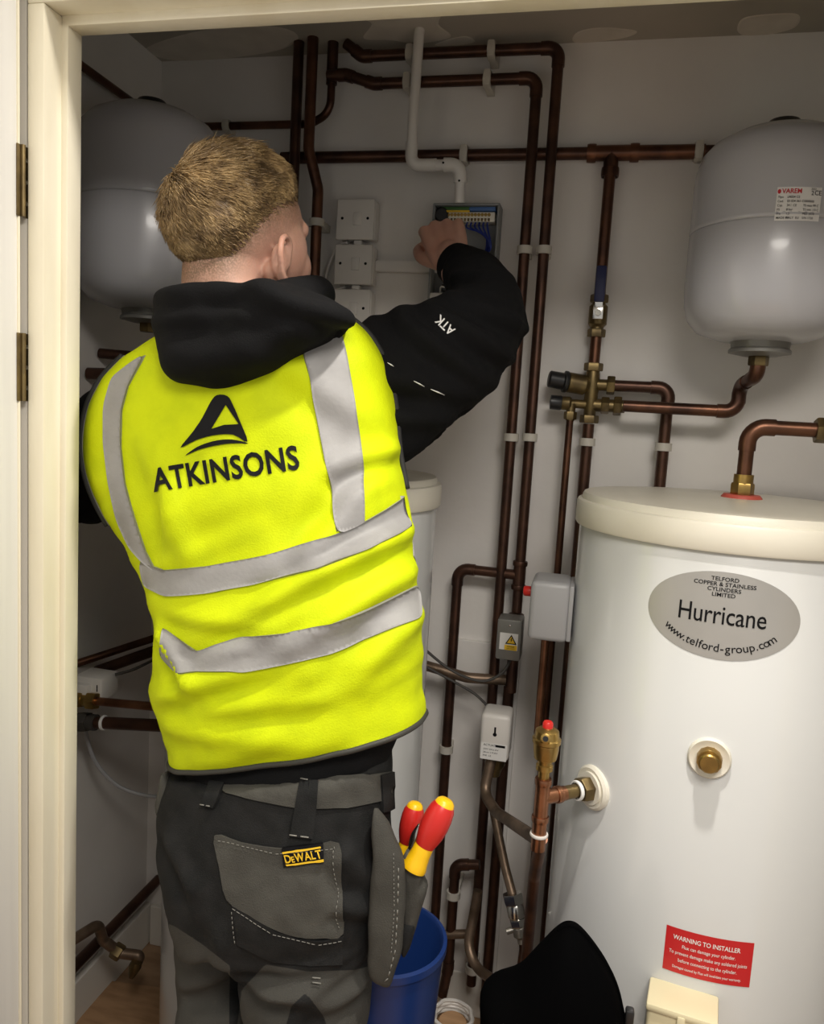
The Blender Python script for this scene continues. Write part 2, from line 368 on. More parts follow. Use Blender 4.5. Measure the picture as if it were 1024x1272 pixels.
def pipe(name, label, pts, r, m='copper', bend=.03, elbows=True, clips=(), group=None, straight=True, tees=(), em=None):
    P = snap(pts) if straight else [Vector(p) for p in pts]
    lo = min(P, key=lambda q: q.z); t = thing(name, label, 'pipe', (lo.x, lo.y, lo.z), group)
    path, arcs = fillet(P, bend); part('pipe', MB().tube(path, r, 16), m, t)
    if elbows:
        for a, arc, b in arcs: part('elbow', MB().tube([a]+arc+[b], r*1.17, 16), em or m, t)
    for c in clips:
        q = Vector(c[0]); ax = c[1]; best = min((closest(P[i], P[i+1], q) for i in range(len(P)-1)), key=lambda s_: (s_-q).length)
        clip(t, best, r, ax)
    for c, ax in tees:
        mb = MB(); q = Vector(c); A = Vector(ax).normalized(); mb.tube([q-A*.035, q+A*.035], r*1.18, 16); collar(mb, q-A*.03, A, r*1.16, .012); collar(mb, q+A*.03, A, r*1.16, .012)
        part('tee_fitting', mb, em or m, t)
    return t, P
def closest(a, b, q):
    d = b-a; L2 = d.length_squared
    if L2 < 1e-12: return a.copy()
    return a+d*max(0, min(1, (q-a).dot(d)/L2))
Z = (0, 0, 1); X = (1, 0, 0); Y = (0, 1, 0)

# ================================================================== HOT WATER CYLINDERS
def cylinder(label, c, R, top, group):
    t = thing('hot_water_cylinder', label, 'water cylinder', (c[0], c[1], 0), group)
    part('jacket', MB().lathe([(R-.012, 0), (R-.006, .002), (R-.005, .02), (R-.005, top-.06), (R-.012, top-.05)], (c[0], c[1], 0), Z, 96), 'cyl', t)
    part('lid', MB().lathe([(R-.006, top-.055), (R+.001, top-.055), (R+.003, top-.052), (R+.003, top-.016), (R+.001, top-.0125), (R-.0055, top-.011), (R-.0065, top-.004), (R-.009, top), (R-.02, top+.001), (R*.6, top+.005), (R*.3, top+.007), (.001, top+.007)], (c[0], c[1], 0), Z, 96), 'cream', t)
    return t
CR = .265; CC = (.246, 1.46); TOP = 1.304
hc = cylinder('white hot water cylinder with silver oval label and red warning sticker', CC, CR, TOP, None)
RJ = CR-.005
def on_jacket(px, pz):                      # angle round the jacket for a measured world x
    return math.asin(max(-1, min(1, (px-CC[0])/RJ)))
# oval label: measured centre and size
LX, LZ = 0.2019, 1.1558
a0 = on_jacket(LX, LZ); w0 = wrap(CC, RJ, a0, LZ, .0006)
ov = [(.1085*cos(2*pi*k/64), .0655*sin(2*pi*k/64)) for k in range(64)]
lab = part('oval_label', mapped([(ov, [tuple(range(64))])], w0, .02), 'silver_label', hc); lab['label'] = 'silver oval label'
w1 = wrap(CC, RJ, a0, LZ, .0012)
tx = [xf(text2d('Hurricane', .0345, .004, spacing=.98), .0, .000, 0, .90, 1.15)]
for k, s_ in enumerate(('TELFORD', 'COPPER & STAINLESS', 'CYLINDERS', 'LIMITED')): tx.append(xf(text2d(s_, .0098, .012), .0, .0545-.0078*k, 0, .92, .85))
site = 'www.telford-group.com'
adv = [{'w': 1.35, 'm': 1.5, '.': .55, 't': .6, 'l': .45, 'f': .55, 'r': .65, '-': .65}.get(ch, 1.0) for ch in site]; tot = sum(adv); pos = 0
for ch, ad in zip(site, adv):
    th = ((pos+ad/2)/tot-.5)*2.12; pos += ad
    tx.append(xf(text2d(ch, .0175, .004), .086*sin(th), -.0475*cos(th)-.001, atan2(.0475*sin(th), .086*cos(th))))
part('lettering', mapped(tx, w1, .01), 'ink', lab)
# red warning sticker
WX, WZ = 0.2353, 0.6225
a1 = on_jacket(WX, WZ)
ws = part('warning_sticker', mapped([rect(.128, .073)], wrap(CC, RJ, a1, WZ, .0006), .012), 'red_label', hc); ws['label'] = 'red warning sticker'
tx = [xf(text2d('WARNING TO INSTALLER', .0104, .014), -.004, .0215, 0, .80)]
for k, s_ in enumerate(('Flux can damage your cylinder.', 'To prevent damage make any soldered joints', 'before connecting to the cylinder.')): tx.append(xf(text2d(s_, .0082, .004), 0, .0085-.0115*k, 0, .76))
tx.append(xf(text2d('Damages caused by Flux will invalidate your warranty.', .0062, .004), 0, -.0265, 0, .74))
part('lettering', mapped(tx, wrap(CC, RJ, a1, WZ, .0012), .012), 'ink_white', ws)
def jpoint(a, z, off=0): return Vector((CC[0]+(RJ+off)*sin(a), CC[1]-(RJ+off)*cos(a), z))
def jnorm(a): return Vector((sin(a), -cos(a), 0))
# thermostat boss on the front
ab = on_jacket(0.2065, 0); zb = 0.9398; pb = jpoint(ab, zb)
bs = part('boss_ring', MB().lathe([(.031, -.002), (.031, .004), (.0285, .007), (.024, .005), (.018, .004)], pb, jnorm(ab), 40), 'cream', hc)
mb = MB(); mb.lathe([(.0185, .004), (.0185, .016), (.0175, .019), (.001, .019)], pb, jnorm(ab), 12); mb.lathe([(.0145, .018), (.0145, .026), (.0125, .028), (.001, .028)], pb, jnorm(ab), 28); part('hex_plug', mb, 'brass', bs)
# side boss, where the air vent branch goes in
af = math.asin((.0463-CC[0])/RJ); zf = 0.8239; pf = jpoint(af, zf); nf = jnorm(af)
bf = part('boss_ring', MB().lathe([(.037, -.003), (.037, .004), (.033, .008), (.027, .006), (.027, .011), (.017, .011)], pf, nf, 40), 'cream', hc)
# top grommet and thermostat box
gx, gy = 0.2585, 1.47
part('grommet', MB().lathe([(.034, .002), (.034, .014), (.030, .019), (.012, .019)], (gx, gy, TOP-.006), Z, 32), 'red_rubber', hc)
at_ = on_jacket(0.2006, 0)+.02; nt_ = jnorm(at_); zt = 0.5978-.032
rb = Matrix.Rotation(at_, 3, 'Z')
tb = part('thermostat_box', MB().box(jpoint(at_, zt-.058, .028), (.098, .062, .116), .006, rb, 3), 'cream_box', hc)
part('box_rim', MB().box(jpoint(at_, zt-.005, .030), (.102, .066, .012), .004, rb, 2).box(jpoint(at_, zt-.02, .061), (.012, .008, .032), .003, rb, 2), 'cream_box', tb)
mb = MB().lathe([(.017, 0), (.017, .008), (.015, .011), (.001, .011)], jpoint(at_, zt-.066, .058), nt_, 36)
for k in range(18):
    q = 2*pi*k/18; tt = nt_.cross(Vector(Z)); mb.box(jpoint(at_, zt-.066, .062)+tt*.017*cos(q)+Vector(Z)*.017*sin(q), (.003, .008, .003), 0, rb)
part('dial', mb, 'cream', tb)
# rating marks: small scuffs stay in the paint; second cylinder behind the person
hc2 = cylinder('white hot water cylinder half hidden behind the person', (-.543, 1.462), .262, TOP, None)

# ================================================================== EXPANSION VESSELS
def vessel(label, c, r, z0, z1):
    t = thing('expansion_vessel', label, 'expansion vessel', (c[0], c[1], z0)); o = (c[0], c[1], 0)
    h = z1-z0; zm = z0+h*.52
    lower = [(.03, z0+.006), (r*.55, z0+.012), (r*.80, z0+.024), (r*.93, z0+.045), (r*.985, z0+.072), (r, z0+.10), (r, zm-.003), (r*.994, zm)]
    upper = [(r*.994, zm), (r*1.006, zm+.003), (r*1.004, zm+.007), (r, zm+.012), (r, z1-.095), (r*.985, z1-.072), (r*.93, z1-.048), (r*.82, z1-.030), (r*.6, z1-.013), (r*.3, z1-.003), (.001, z1)]
    part('lower_shell', MB().lathe(lower, o, Z, 80), 'vessel', t, angle=80); part('upper_shell', MB().lathe(upper, o, Z, 80), 'vessel', t, angle=80)
    part('valve_cap', MB().lathe([(.033, z1-.008), (.032, z1+.006), (.026, z1+.014), (.001, z1+.017)], o, Z, 24), 'black', t)
    f = part('flange', MB().lathe([(.052, z0+.012), (.05, z0-.002), (.054, z0-.006), (.054, z0-.011), (.03, z0-.016), (.001, z0-.016)], o, Z, 40), 'grey_metal', t)
    mb = MB(); nut(mb, (c[0], c[1], z0-.024), Z, .017, .018); part('connector', mb, 'brass_dark', f)
    # wall bracket behind
    part('bracket', MB().box((c[0], c[1]+r+.012, (z0+z1)/2), (.05, .03, .16), .002), 'grey_metal', t)
    return t
VC = (.281, 1.578); VR = .142; VZ0 = 1.5688+.012; VZ1 = 1.962
ev = vessel('grey-white expansion vessel with rating label above the labelled cylinder', VC, VR, VZ0, VZ1)
av = math.asin((0.2907-VC[0])/VR); zv = 1.7977
lb = part('rating_label', mapped([rect(.069, .053)], wrap(VC, VR, av, zv, .0006), .012), 'label_white', ev)
wv0 = wrap(VC, VR, av, zv, .0012); wv = lambda u, v: wv0(u*.83, v*.91)
part('lettering', mapped([xf(text2d('VAREM', .0115, .02), -.0145, .0215)]+[([(-.0375+.0032*cos(2*pi*k/16), .0215+.004*sin(2*pi*k/16)) for k in range(16)], [tuple(range(16))])], wv), 'ink_red', lb)
tx = [xf(text2d('CE', .0115, .01), .034, .019), xf(text2d('2', .0105, .01), .0235, .0185), xf(text2d('2022', .005, .004), .025, .0255)]
rows = (('Tipo', 'LR024 CE', ''), ('Cod.', 'S3 024 361 CS000000', ''), ('Cap.', '24 l  CE', 'TS max 99 C'), ('PS', '8 bar', 'TS min -10 C'), ('Pre', '1.5', 'PED 2014'), ('MADE IN', 'ITALY  EU', 'S/N 1720'))
for k, (a, b, c) in enumerate(rows):
    yy = .0115-.0072*k
    tx += [xf(text2d(a, .0056, .006, 'LEFT'), -.039, yy), xf(text2d(b, .0056, .008, 'LEFT'), -.022, yy)]
    if c: tx.append(xf(text2d(c, .0056, .008, 'LEFT'), .008, yy))
part('lettering', mapped(tx, wv), 'ink', lb)
vessel('large shaded expansion vessel hanging beside the left wall above the hooded shoulder', (-.892, 1.455), .140, 1.5889, 1.9823)

# ================================================================== PIPES ON THE BACK WALL
# main horizontal run with its tee
y1 = 1.722
zmain = 1.9726
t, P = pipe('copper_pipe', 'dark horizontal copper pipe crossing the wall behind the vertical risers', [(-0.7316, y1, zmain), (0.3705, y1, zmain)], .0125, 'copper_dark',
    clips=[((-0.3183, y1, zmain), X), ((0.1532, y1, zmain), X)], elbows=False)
mb = MB(); xt = -0.0148; mb.tube([(xt-.045, y1, zmain), (xt+.05, y1, zmain)], .0155, 16); mb.tube([(xt, y1, zmain), (xt, y1, zmain-.042)], .0150, 16)
for q in (-.04, .045): collar(mb, (xt+q, y1, zmain), X, .0152)
collar(mb, (xt, y1, zmain-.038), Z, .0148); part('tee_fitting', mb, 'copper', t)
part('sleeve', MB().tube([(xt+.05, y1, zmain), (xt+.18, y1, zmain)], .0145, 16), 'copper', t)
# riser with blue lever valve down to the brass block
xr = xt; zv0 = 1.6482; zblk = 1.506; zblk2 = 1.4643
t, P = pipe('copper_pipe', 'copper drop pipe from the tee down to the brass control block', [(xr, 1.715, zmain-.03), (xr, 1.715, zblk+.02)], .0115, 'copper', elbows=False)
lv = thing('lever_valve', 'brass lever valve with a navy blue handle on the drop pipe', 'valve', (xr, 1.715, zv0-.04))
mb = MB().lathe([(.0135, -.038), (.0135, -.024), (.019, -.018), (.019, .018), (.0135, .024), (.0135, .038)], (xr, 1.715, zv0), Z, 24)
nut(mb, (xr, 1.715, zv0-.036), Z, .0175); nut(mb, (xr, 1.715, zv0+.034), Z, .0175); mb.tube([(xr, 1.715, zv0), (xr, 1.677, zv0)], .008, 12); part('valve_body', mb, 'brass_dark', lv)
hd = part('lever', MB().box((xr, 1.676, zv0+.002), (.020, .003, .028), .001).box((xr, 1.674, zv0+.026), (.016, .003, .03), .001), 'chrome', lv)
mb = MB().box((xr, 1.673, zv0+.057), (.021, .009, .072), .004); part('grip', mb, 'navy', hd)
mb = MB(); nut(mb, (xr, 1.672, zv0), Y, .0065, .006); part('lever_nut', mb, 'steel', hd)
# multi control block
blk = thing('control_block', 'brass pressure control block with two black caps on the wall', 'valve', (xr, 1.715, zblk2-.03))
mb = MB().lathe([(.0125, -.075), (.0125, -.05), (.015, -.045), (.0135, -.02), (.016, -.005), (.0145, .02), (.0125, .04)], (xr, 1.705, zblk), Z, 24)
nut(mb, (xr, 1.705, zblk+.036), Z, .0185); nut(mb, (xr, 1.705, zblk2-.03), Z, .0185)
mb.tube([(xr, 1.705, zblk), (xr+.045, 1.705, zblk)], .012, 16); nut(mb, (xr+.038, 1.705, zblk), X, .0185)
mb.tube([(xr, 1.705, zblk2), (xr+.07, 1.705, zblk2)], .0135, 16); nut(mb, (xr+.055, 1.705, zblk2), X, .019); nut(mb, (xr+.03, 1.705, zblk2), X, .017)
dcap = Vector((-1, -.25, .12)).normalized(); b0 = Vector((xr, 1.705, zblk-.004))
mb.lathe([(.013, 0), (.016, .012), (.021, .016), (.021, .05), (.016, .054)], b0, dcap, 24)
mb.tube([(xr, 1.705, zblk2), (xr-.058, 1.69, zblk2)], .0095, 14); mb.lathe([(.013, -.012), (.0145, -.006), (.0145, .008), (.011, .012)], (xr-.05, 1.69, zblk2), X, 20)
part('body', mb, 'brass_dark', blk)
cp = MB().lathe([(.021, .052), (.0225, .054), (.0225, .060), (.0175, .062), (.0175, .09), (.015, .092), (.001, .092)], b0, dcap, 20); part('cap', cp, 'black', blk)
part('cap', MB().lathe([(.014, 0), (.0155, .003), (.015, .024), (.001, .026)], (xr-.058, 1.69, zblk2), (-1, -.1, .03), 20), 'black', blk)
xd = -0.0537
mb = MB(); mb.tube([(xd, 1.69, zblk2), (xd, 1.69, zblk2-.035)], .0095, 14); nut(mb, (xd, 1.69, zblk2-.025), Z, .0125); part('outlet', mb, 'brass_dark', blk)
pipe('copper_pipe', 'slim copper discharge pipe dropping from the lower black cap', [(xd, 1.69, zblk2-.025), (xd, 1.69, .12)], .0075, 'copper', elbows=False)
pipe('copper_pipe', 'copper pipe running down from the brass block behind the labelled cylinder', [(xr, 1.705, zblk2-.04), (xr, 1.705, .10)], .0118, 'copper_dark', elbows=False, clips=[((xr, 1.705, 1.3865), Z)])
xe = 0.1392
pipe('copper_pipe', 'copper pipe leaving the brass block and turning down behind the cylinder lid', [(xr+.04, 1.705, zblk), (xe, 1.705, zblk), (xe, 1.705, 1.2)], .0118, 'copper_dark', .022, clips=[((xe, 1.705, 1.3862), Z)])
# vessel connection
pipe('copper_pipe', 'copper pipe from the brass block up to the vessel flange', [(xr+.065, 1.66, zblk2), (VC[0]-.014, 1.66, zblk2), (VC[0]-.014, 1.66, zblk2+.05), (VC[0], VC[1], VZ0-.05), (VC[0], VC[1], VZ0-.018)], .0118, 'copper', .024)
# cylinder top outlet
zo = 1.4354
t, P = pipe('copper_pipe', 'copper outlet pipe rising from the red grommet and turning right', [(gx, gy, TOP+.012), (gx, gy, zo), (.57, gy, zo)], .0125, 'copper', .028)
mb = MB(); nut(mb, (gx, gy, TOP+.022), Z, .0185, .022); mb.lathe([(.0165, -.012), (.0165, .012)], (gx, gy, TOP+.036), Z, 24); part('compression_nut', mb, 'brass', t)
mb = MB(); nut(mb, (0.3738, gy, zo), X, .021, .02); part('compression_nut', mb, 'brass_dark', t)

# two tall risers with the upper horizontal runs
yv = 1.69; r2 = .0112
x1 = -0.1339; x2 = -0.1735
zt1 = 2.1572; zt2 = 2.1096
zg = 1
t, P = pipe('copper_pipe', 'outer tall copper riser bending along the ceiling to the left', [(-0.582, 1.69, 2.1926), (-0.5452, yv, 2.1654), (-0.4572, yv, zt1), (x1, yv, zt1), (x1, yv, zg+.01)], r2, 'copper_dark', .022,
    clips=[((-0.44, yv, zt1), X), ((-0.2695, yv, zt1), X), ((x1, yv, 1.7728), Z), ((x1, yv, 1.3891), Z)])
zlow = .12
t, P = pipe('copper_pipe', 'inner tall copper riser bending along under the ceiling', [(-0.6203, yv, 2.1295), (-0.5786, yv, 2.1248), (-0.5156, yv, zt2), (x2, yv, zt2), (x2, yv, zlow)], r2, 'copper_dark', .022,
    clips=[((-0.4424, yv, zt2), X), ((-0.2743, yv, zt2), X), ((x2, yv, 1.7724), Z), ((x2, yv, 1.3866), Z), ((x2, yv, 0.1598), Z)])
for q in (1.8702, 2.1515): pass
# left group of risers
xa, xb_, xc = -0.688, -0.6506, -0.6141
pipe('copper_pipe', 'leftmost dark copper riser from the ceiling beside the head', [(xa, yv, ZC), (xa, yv, 1.32)], .0115, 'copper_dark', elbows=False)
xb2 = -0.6308
t, P = pipe('copper_pipe', 'copper riser with a small offset bend just right of the head', [(xb_, 1.675, ZC), (xb_, 1.675, 1.9756), (xb2, 1.69, 1.8965), (xb2, 1.69, 1.32)], .0118, 'copper', .05, elbows=False, clips=[((xb2, 1.69, 1.8254), Z)])
t, P = pipe('copper_pipe', 'short copper pipe curving from the ceiling into a slim run left', [(xc, 1.70, ZC), (xc, 1.70, 2.0578), (-0.6658, 1.72, 2.0428), (-0.9266, 1.72, 2.0428), (-1.04, 1.72, 2.0428)], .0085, 'copper', .045, elbows=False, clips=[((-0.8652, 1.72, 2.0456), X)])
part('sleeve', MB().tube([(xc, 1.70, ZC), (xc, 1.70, 2.1154)], .0118, 16), 'copper_dark', t)
# branch off the outer riser
zb1 = 1.0916; xbr = -0.2698
t, P = pipe('copper_pipe', 'copper branch looping left off the riser and down beside the rear cylinder', [(x1, 1.69, zb1), (xbr, 1.70, zb1), (xbr, 1.70, .1)], .0112, 'copper_dark', .024, clips=[((xbr, 1.70, 0.6736), Z)])
mb = MB().tube([(x1, 1.69, zb1-.03), (x1, 1.69, zb1+.03)], .0135, 16); collar(mb, (x1, 1.69, zb1+.026), Z, .0132, .01); collar(mb, (x1, 1.69, zb1-.026), Z, .0132, .01); part('tee_fitting', mb, 'copper_dark', t)
# motorised valve with grey cover
gv = thing('motorised_valve', 'grey motorised valve cover with electrical warning sticker on a riser', 'valve', (x1, 1.64, zg-.10))
gc = Vector((-0.1394, 1.64, 0.9673)); 
part('cover', MB().box(gc, (.052, .055, .088), .005), 'grey_metal', gv)
part('neck', MB().lathe([(.0125, 0), (.0165, .002), (.0165, .018), (.0125, .02)], (x1, 1.69, zg-.012), Z, 20).tube([(x1, 1.69, zg), (x1, 1.69, zg-.17)], .0125, 16), 'copper_dark', gv)
fy = gc.y-.0281; fl = lambda u, v: Vector((gc.x+u, fy, gc.z+v))
st = part('warning_sticker', mapped([xf(rect(.038, .036), 0, -.003)], fl), 'label_white', gv)
fl2 = lambda u, v: Vector((gc.x+u, fy-.0004, gc.z+v))
part('hazard_band', mapped([xf(rect(.026, .011), .005, -.0155), ([(-.007, -.008), (.017, -.008), (.005, .0125)], [(0, 1, 2)])], fl2), 'amber', st)
tri = poly2d([[(-.007, -.008), (.017, -.008), (.005, .0125)], [(-.0035, -.006), (.005, .0085), (.0135, -.006)]])
bolt = ([(.006, .006), (.003, .0005), (.0055, .0005), (.0035, -.005), (.008, .0015), (.0055, .0015), (.0075, .006)], [(0, 1, 2, 5, 6), (2, 3, 4, 5)])
fl3 = lambda u, v: Vector((gc.x+u, fy-.0008, gc.z+v))
part('lettering', mapped([tri, bolt, xf(text2d('DANGER', .004, .01), .005, -.0135), xf(text2d('230 VOLTS', .0036, .01), .005, -.0178)], fl3), 'ink', st)
part('screw', MB().lathe([(.0028, 0), (.0022, .0015), (.0001, .0016)], (gc.x, fy+.0005, gc.z+.032), (0, -1, 0), 12), 'chrome', gv)
# elbow run coming from the left cylinder into that riser
t, P = pipe('copper_pipe', 'dull copper pipe from behind the rear cylinder joining under the grey valve', [(-0.338, 1.67, 0.8737), (-0.2282, 1.67, 0.8558), (-0.1473, 1.69, 0.855)], .0115, 'copper_dull', .05, elbows=False, straight=False)
tag(link('power_cable', MB().tube(smooth_path([(-0.3234, 1.62, 0.9271), (-0.259, 1.62, 0.8854), (-0.1918, 1.62, 0.8694), (-0.1482, 1.63, 0.8915), (-0.132, 1.645, 0.9298)], [.0032]*5)[0], .0032, 8).mesh('power_cable'), 'rubber'), 'black power cable looping up into the grey motorised valve', 'cable')
tag(link('power_cable', MB().tube(smooth_path([(-0.325, 1.64, 0.8814), (-0.269, 1.635, 0.8614), (-0.2048, 1.63, 0.8357), (-0.1642, 1.63, 0.802)], [.003]*4)[0], .003, 8).mesh('power_cable'), 'rubber'), 'black power cable running down to the white actuator', 'cable')
# white actuator
ac = Vector((-0.1494, 1.6, 0.7674))
wa = thing('valve_actuator', 'white valve actuator with a thermometer mark and rating label', 'valve', (ac.x, ac.y, ac.z-.05))
part('cover', MB().box(ac+Vector((0, 0, .003)), (.062, .07, .10), .010, None, 3), 'white_plastic', wa)
ay = ac.y-.0352; fa = lambda u, v: Vector((ac.x+u, ay, ac.z+v))
part('pointer_mark', mapped([xf(rect(.004, .014), 0, .020), ([(.0042*cos(2*pi*k/14), .011+.0042*sin(2*pi*k/14)) for k in range(14)], [tuple(range(14))])], fa), 'ink', wa)
ls = part('rating_label', mapped([xf(rect(.054, .036), 0, -.026)], lambda u, v: Vector((ac.x+u, ay+.0001, ac.z+v))), 'label_white', wa)
part('lettering', mapped([xf(text2d('ACTUATOR', .0065, .01, 'LEFT'), -.022, -.013), xf(rect(.02, .005), .013, -.013), xf(text2d('230V 50Hz 6W', .005, .004, 'LEFT'), -.022, -.022), xf(text2d('28mm 2 PORT', .005, .004, 'LEFT'), -.022, -.029), xf(text2d('IP40  CE', .005, .004, 'LEFT'), -.022, -.036)], fa), 'ink', ls)
xl = -0.1433
pipe('copper_pipe', 'dark copper pipe standing behind the white actuator down to the floor', [(x1-.004, 1.69, zg-.16), (x1-.004, 1.69, .1)], .0118, 'copper_dark', elbows=False)
vb = MB(); vb.lathe([(.012, -.045), (.016, -.03), (.022, -.02), (.022, .005)], (ac.x, ac.y+.01, ac.z-.052), Z, 20); part('valve_body', vb, 'brass_dark', wa)

# ---- auto air vent on its copper column, branch to the side boss
pc = pf+nf*.105
zc0 = zf
vent = thing('air_vent', 'brass automatic air vent with a red cap on a copper column', 'air vent', (pc.x, pc.y, zc0-.09))
vp = [(.009, .03), (.009, .046), (.0135, .048), (.0135, .056), (.011, .058), (.0115, .064), (.018, .067), (.0205, .083), (.0205, .092), (.0228, .094), (.0228, .1), (.020, .102), (.0185, .113), (.011, .118), (.001, .119)]
mb = MB().lathe(vp, (pc.x, pc.y, zc0), Z, 32)
mb.lathe([(.005, 0), (.0078, .004), (.0078, .009), (.005, .010)], (pc.x-.001, pc.y-.018, zc0+.108), (0, -1, .2), 18)
part('vent_body', mb, 'brass', vent)
part('vent_hole', MB().lathe([(.0044, 0), (.0044, .0105), (.001, .0106)], (pc.x-.001, pc.y-.018, zc0+.108), (0, -1, .2), 16), 'black', vent)
part('red_cap', MB().lathe([(.0085, .116), (.0085, .125), (.0065, .128), (.001, .1285)], (pc.x, pc.y, zc0), Z, 14), 'red', vent)
mb = MB().tube([(pc.x, pc.y, zc0-.088), (pc.x, pc.y, zc0+.034)], .0118, 18)
mb.tube([pc, pc-nf*.045], .0118, 18); collar(mb, (pc.x, pc.y, zc0-.035), Z, .0115, .01); collar(mb, (pc.x, pc.y, zc0+.028), Z, .0112, .01); collar(mb, pc-nf*.032, nf, .0115, .01)
part('tee_column', mb, 'copper_bright', vent)
cl = MB(); collar(cl, (pc.x, pc.y, zc0-.062), Z, .0122, .005); part('joint_ring', cl, 'white_plastic', vent)
mb = MB().tube([pc-nf*.04, pc-nf*.075], .0112, 16); nut(mb, pf+nf*.018, nf, .0195, .022); part('branch_union', mb, 'brass_dark', vent)
mb = MB(); collar(mb, pf+nf*.034, nf, .0135, .006); part('seal_ring', mb, 'ink_white', vent)
# pipe from the actuator round to the column
pipe('copper_pipe', 'dull copper pipe curving from under the white actuator to the air vent column', [(ac.x-.006, ac.y-.01, ac.z-.055), (-0.1642, 1.57, 0.6468), (-0.1302, 1.52, 0.6351), (-0.0371, 1.27, 0.7283), (pc.x, pc.y, zc0-.082)], .0112, 'copper_dull', .035, elbows=False, straight=False)
pipe('copper_pipe', 'copper pipe continuing below the air vent column to the floor', [(pc.x+.004, pc.y+.02, zc0-.08), (-0.0391, 1.33, 0.6246), (-0.0435, 1.4, 0.4364), (-0.0435, 1.40, .1)], .0105, 'copper', .04, elbows=False, straight=False)
# pale pipe to the chromed drain valve
t, P = pipe('copper_pipe', 'pale dull pipe leading down to the chromed drain valve', [(-0.1485, 1.62, 0.5983), (-0.1263, 1.58, 0.55), (-0.106, 1.55, 0.5025), (-0.0851, 1.52, 0.4644)], .0092, 'copper_dull', .05, elbows=False, straight=False)
dv0 = Vector((-0.0851, 1.52, 0.4644)); dvd = Vector((.02, -.015, -.06)).normalized()
dv = thing('drain_valve', 'chromed drain valve hanging at the end of the pale pipe', 'valve', tuple(dv0+dvd*.07))
mb = MB(); nut(mb, dv0+dvd*.006, dvd, .0205, .020); mb.lathe([(.014, .014), (.0175, .02), (.0175, .04), (.013, .046)], dv0, dvd, 20); nut(mb, dv0+dvd*.052, dvd, .0165, .014); part('valve_body', mb, 'chrome', dv)
mb = MB().lathe([(.011, .058), (.0145, .062), (.0145, .078), (.009, .083), (.009, .092), (.001, .092)], dv0, dvd, 12); mb.tube([dv0+dvd*.062, dv0+dvd*.068+Vector((-.026, -.006, -.004))], .0065, 10); part('spindle', mb, 'steel', dv)
pipe('copper_pipe', 'thin copper tail pipe below the chromed drain valve', [tuple(dv0+dvd*.088), tuple(dv0+dvd*.088+Vector((.002, 0, -.02))), (dv0.x+.015, 1.51, .12)], .0062, 'copper', .05, elbows=False, straight=False)
# small elbow group by the bucket
pipe('copper_pipe', 'small dark elbow of pipe rising beside the blue bucket', [(-0.1709, 1.66, 0.4339), (-0.2251, 1.66, 0.4235), (-0.2349, 1.66, 0.1732), (-0.2349, 1.66, .1)], .0112, 'copper_dark', .02, clips=[((-0.2334, 1.66, 0.3518), Z)])
pipe('copper_pipe', 'short copper stub between two low pipes', [(-0.2391, 1.655, 0.2534), (-0.1826, 1.655, 0.2676)], .010, 'copper_dull', elbows=False)
pipe('copper_pipe', 'pale bent pipe snaking low towards the black bag', [(-0.1672, 1.63, 0.3912), (-0.1724, 1.62, 0.3316), (-0.1781, 1.6, 0.277), (-0.1523, 1.57, 0.251), (-0.0709, 1.48, 0.2836)], .0105, 'copper_dull', .05, elbows=False, straight=False)
pipe('copper_pipe', 'bright copper pipe hanging below the grey immersion cover', [(-0.0639, 1.6, 1.0057), (-0.0562, 1.6, 0.7797)], .0085, 'copper_bright', elbows=False)
pipe('copper_pipe', 'dark pipe just left of the labelled cylinder jacket', [(-0.0504, 1.66, 0.5398), (-0.054, 1.66, 0.2142)], .0095, 'copper_dark', elbows=False, clips=[((-0.0491, 1.66, 0.4081), Z)])

# immersion heater cover on the cylinder flank
ic = Vector((-0.0534, 1.44, 1.0886))
ih = thing('immersion_cover', 'grey immersion heater cover with a red knob on the cylinder flank', 'heater cover', (ic.x, ic.y, ic.z-.055))
part('cover', MB().box(ic, (.070, .10, .108), .010, None, 3), 'grey_plastic', ih)
part('base_plate', MB().box((ic.x+.037, ic.y, ic.z), (.008, .096, .100), .002), 'grey_plastic', ih)
part('red_knob', MB().lathe([(.009, 0), (.0095, .003), (.0095, .014), (.0075, .017), (.001, .017)], (ic.x-.033, ic.y-.01, ic.z+.026), (-1, 0, 0), 18), 'red', ih)

# ================================================================== ELECTRICS ON THE WALL
def spur(label, px, py, gr=None):
    c = px; t = thing('fused_spur', label, 'switch box', (c[0], YB, c[2]-.043))
    part('back_box', MB().box((c[0]+.004, YB-.016, c[2]), (.082, .032, .082), .003), 'white_plastic', t)
    f = part('face_plate', MB().box((c[0], YB-.036, c[2]), (.086, .009, .086), .003, None, 3), 'white_plastic', t)
    part('fuse_carrier', MB().box((c[0]+.006, YB-.0415, c[2]+.001), (.019, .004, .027), .0015), 'white_plastic', f)
    for q in (-1, 1): part('screw', MB().lathe([(.0032, 0), (.0024, .0012), (.0001, .0013)], (c[0]+q*.029, YB-.0405, c[2]+.002), (0, -1, 0), 12), 'ink', f)
    return t
c1 = Vector((-0.5501, 0, 1.8385)); c2 = Vector((c1.x, 0, c1.z-.096)); c3 = Vector((c1.x, 0, c1.z-.192))
spur('topmost white fused spur plate of the three on the wall', c1, 0); spur('middle white fused spur plate with trunking leaving to the right', c2, 0); spur('lowest white fused spur plate partly behind the hoodie shoulder', c3, 0)
for k, c in enumerate((c1, c2)):
    tag(link('conduit_coupler', MB().box((c.x+.006, YB-.022, c.z-.048), (.018, .02, .011), .002).mesh('conduit_coupler'), 'white_plastic'), ('white coupler joining the upper two spur boxes', 'white coupler joining the lower two spur boxes')[k], 'coupler')
